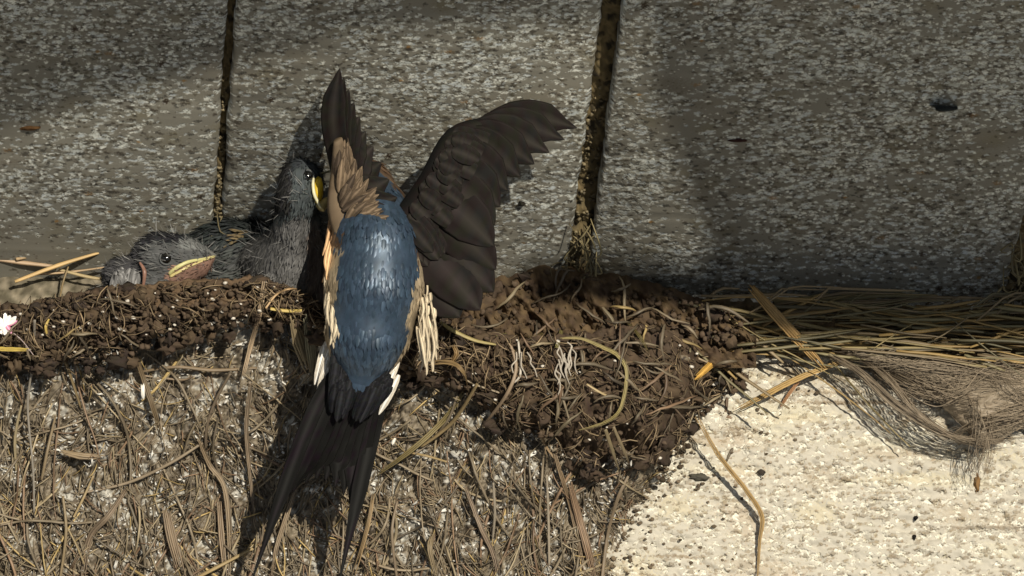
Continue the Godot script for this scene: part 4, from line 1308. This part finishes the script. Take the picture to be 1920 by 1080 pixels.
# ---------------------------------------------------------------- small things
func build_bits() -> void:
	var specs := [
		["dirt_clump", "dark grey smudge of dirt stuck to the right ceiling board", "dirt", "c", 1770, 200, 0.0055, 0.0070, Color(0.045, 0.05, 0.048), 0.0012],
		["bark_chip", "small red-brown chip clinging to the ceiling right of the middle joint", "chip", "c", 1386, 261, 0.0050, 0.0014, Color(0.06, 0.032, 0.026), 0.0012],
		["bark_chip", "small brown chip on the ceiling near the left edge", "chip", "c", 52, 239, 0.0045, 0.0014, Color(0.10, 0.055, 0.025), 0.0012],
		["insect_dropping", "black speck on the ceiling between adult and middle joint", "speck", "c", 978, 381, 0.0014, 0.0016, Color(0.02, 0.018, 0.015), 0.0010],
		["seed_husk", "grey oval husk on the cream wall left of the hanging stalk", "husk", "w", 1313, 895, 0.0040, 0.0016, Color(0.09, 0.085, 0.07), 0.0018],
		["insect_dropping", "dark speck on the cream wall just left of the hanging stalk", "speck", "w", 1428, 886, 0.0015, 0.0011, Color(0.05, 0.042, 0.035), 0.0012],
		["insect_dropping", "upper black speck on the cream wall near the right edge", "speck", "w", 1717, 971, 0.0009, 0.0009, Color(0.015, 0.014, 0.013), 0.0009],
		["insect_dropping", "lower black speck on the cream wall near the right edge", "speck", "w", 1714, 1007, 0.0008, 0.0010, Color(0.015, 0.014, 0.013), 0.0009],
		["straw_scrap", "short brown scrap on the cream wall below the hair tuft", "scrap", "w", 1832, 905, 0.0012, 0.0038, Color(0.22, 0.13, 0.06), 0.0012]]
	for s in specs:
		var mb := MB.new()
		var b := Basis(Vector3(0, 0, 1), rng.randf_range(-0.15, 0.35))
		if s[3] == "c": b = Basis(Vector3(1, 0, 0), -deg_to_rad(90.0 - SLOPE) + PI) * b
		lump(mb, Vector3.ZERO, Vector3(s[6], s[7], s[9]), 0.6, s[8], 8, 12, s[4] * 1.0, 70.0, b)
		var o := part(s[0], mb.commit(), M.mud, self)
		o.position = C(s[4], s[5], 0.0004) if s[3] == "c" else W(s[4], s[5], 0.0006)
		tag(o, s[1], s[2])
	# white and pink down feather at the left edge
	var at := W(12, 610, z_skin(12, 610) + 0.004)
	var f := thing("down_feather", "tiny white and pink fluff caught on the dark mud at the left edge", "feather", at)
	var mb2 := MB.new()
	for k in 26:
		var a := rng.randf() * TAU
		var d := Vector3(cos(a), sin(a), rng.randf_range(0.0, 0.8)).normalized() * rng.randf_range(0.003, 0.0055)
		feather(mb2, Vector3.ZERO, d * 0.5, d, 0.0010, Vector3(0.1, 0.2, 1).normalized(), Color(0.82, 0.78, 0.76) if rng.randf() < 0.75 else Color(0.55, 0.22, 0.33), 0.7)
	part("barbs", mb2.commit(), M.dropping, f)
	mb2 = MB.new()
	tube(mb2, smooth_pts([Vector3(0.001, -0.002, 0.001), Vector3(0.006, -0.006, 0.001), Vector3(0.011, -0.012, 0.0)], 4), [0.0002, 0.00015], 1.0, Vector3(0, 0, 1), Color(0.5, 0.4, 0.4), 4)
	part("quill", mb2.commit(), M.dropping, f)

func _ready() -> void:
	rng.seed = 20240611
	n1.seed = 11
	n1.frequency = 0.016
	n2.seed = 23
	n2.frequency = 0.021
	n3.seed = 37
	n3.frequency = 0.024
	for n in [n1, n2, n3]: n.noise_type = FastNoiseLite.TYPE_SIMPLEX_SMOOTH
	# camera
	var pi := deg_to_rad(PITCH)
	var ya := deg_to_rad(YAW)
	var dirp := Vector3(sin(ya) * cos(pi), -sin(pi), cos(ya) * cos(pi))
	eye = dirp * DISTANCE
	fwd = -dirp
	rgt = fwd.cross(Vector3.UP).normalized()
	upv = rgt.cross(fwd)
	half = tan(deg_to_rad(FOV * 0.5))
	cn = Vector3(0, -cos(deg_to_rad(SLOPE)), sin(deg_to_rad(SLOPE)))
	var cam := Camera3D.new()
	cam.name = "camera"
	cam.fov = FOV
	cam.near = 0.05
	cam.far = 600.0
	add_child(cam)
	cam.look_at_from_position(eye, Vector3.ZERO, Vector3.UP)
	cam.current = true
	# sky
	var we := WorldEnvironment.new()
	we.name = "world_environment"
	var env := Environment.new()
	env.background_mode = Environment.BG_SKY
	var sky := Sky.new()
	var sm := ProceduralSkyMaterial.new()
	sm.sky_top_color = Color(0.40, 0.50, 0.64)
	sm.sky_horizon_color = Color(0.77, 0.785, 0.775)
	sm.ground_bottom_color = Color(0.30, 0.27, 0.23)
	sm.ground_horizon_color = Color(0.62, 0.62, 0.60)
	sky.sky_material = sm
	env.sky = sky
	env.tonemap_mode = Environment.TONE_MAPPER_LINEAR
	env.tonemap_exposure = 0.9
	env.background_energy_multiplier = 1.35
	env.sdfgi_enabled = true
	env.ssao_enabled = true
	env.ssil_enabled = true
	we.environment = env
	add_child(we)
	# low sun from the right, behind the camera
	var sun := DirectionalLight3D.new()
	sun.name = "sun"
	sun.light_energy = 1.6
	sun.light_color = Color(1.0, 0.96, 0.875)
	sun.light_angular_distance = 0.5
	sun.shadow_enabled = true
	add_child(sun)
	var el := deg_to_rad(6.0)
	var az := deg_to_rad(12.0)
	sun.look_at_from_position(Vector3(sin(az) * cos(el), sin(el), cos(az) * cos(el)) * 10.0, Vector3.ZERO, Vector3.UP)
	make_materials()
	build_setting()
	build_crust()
	build_nest()
	build_corner_straw()
	build_tuft()
	build_chicks()
	build_adult()
	build_bits()
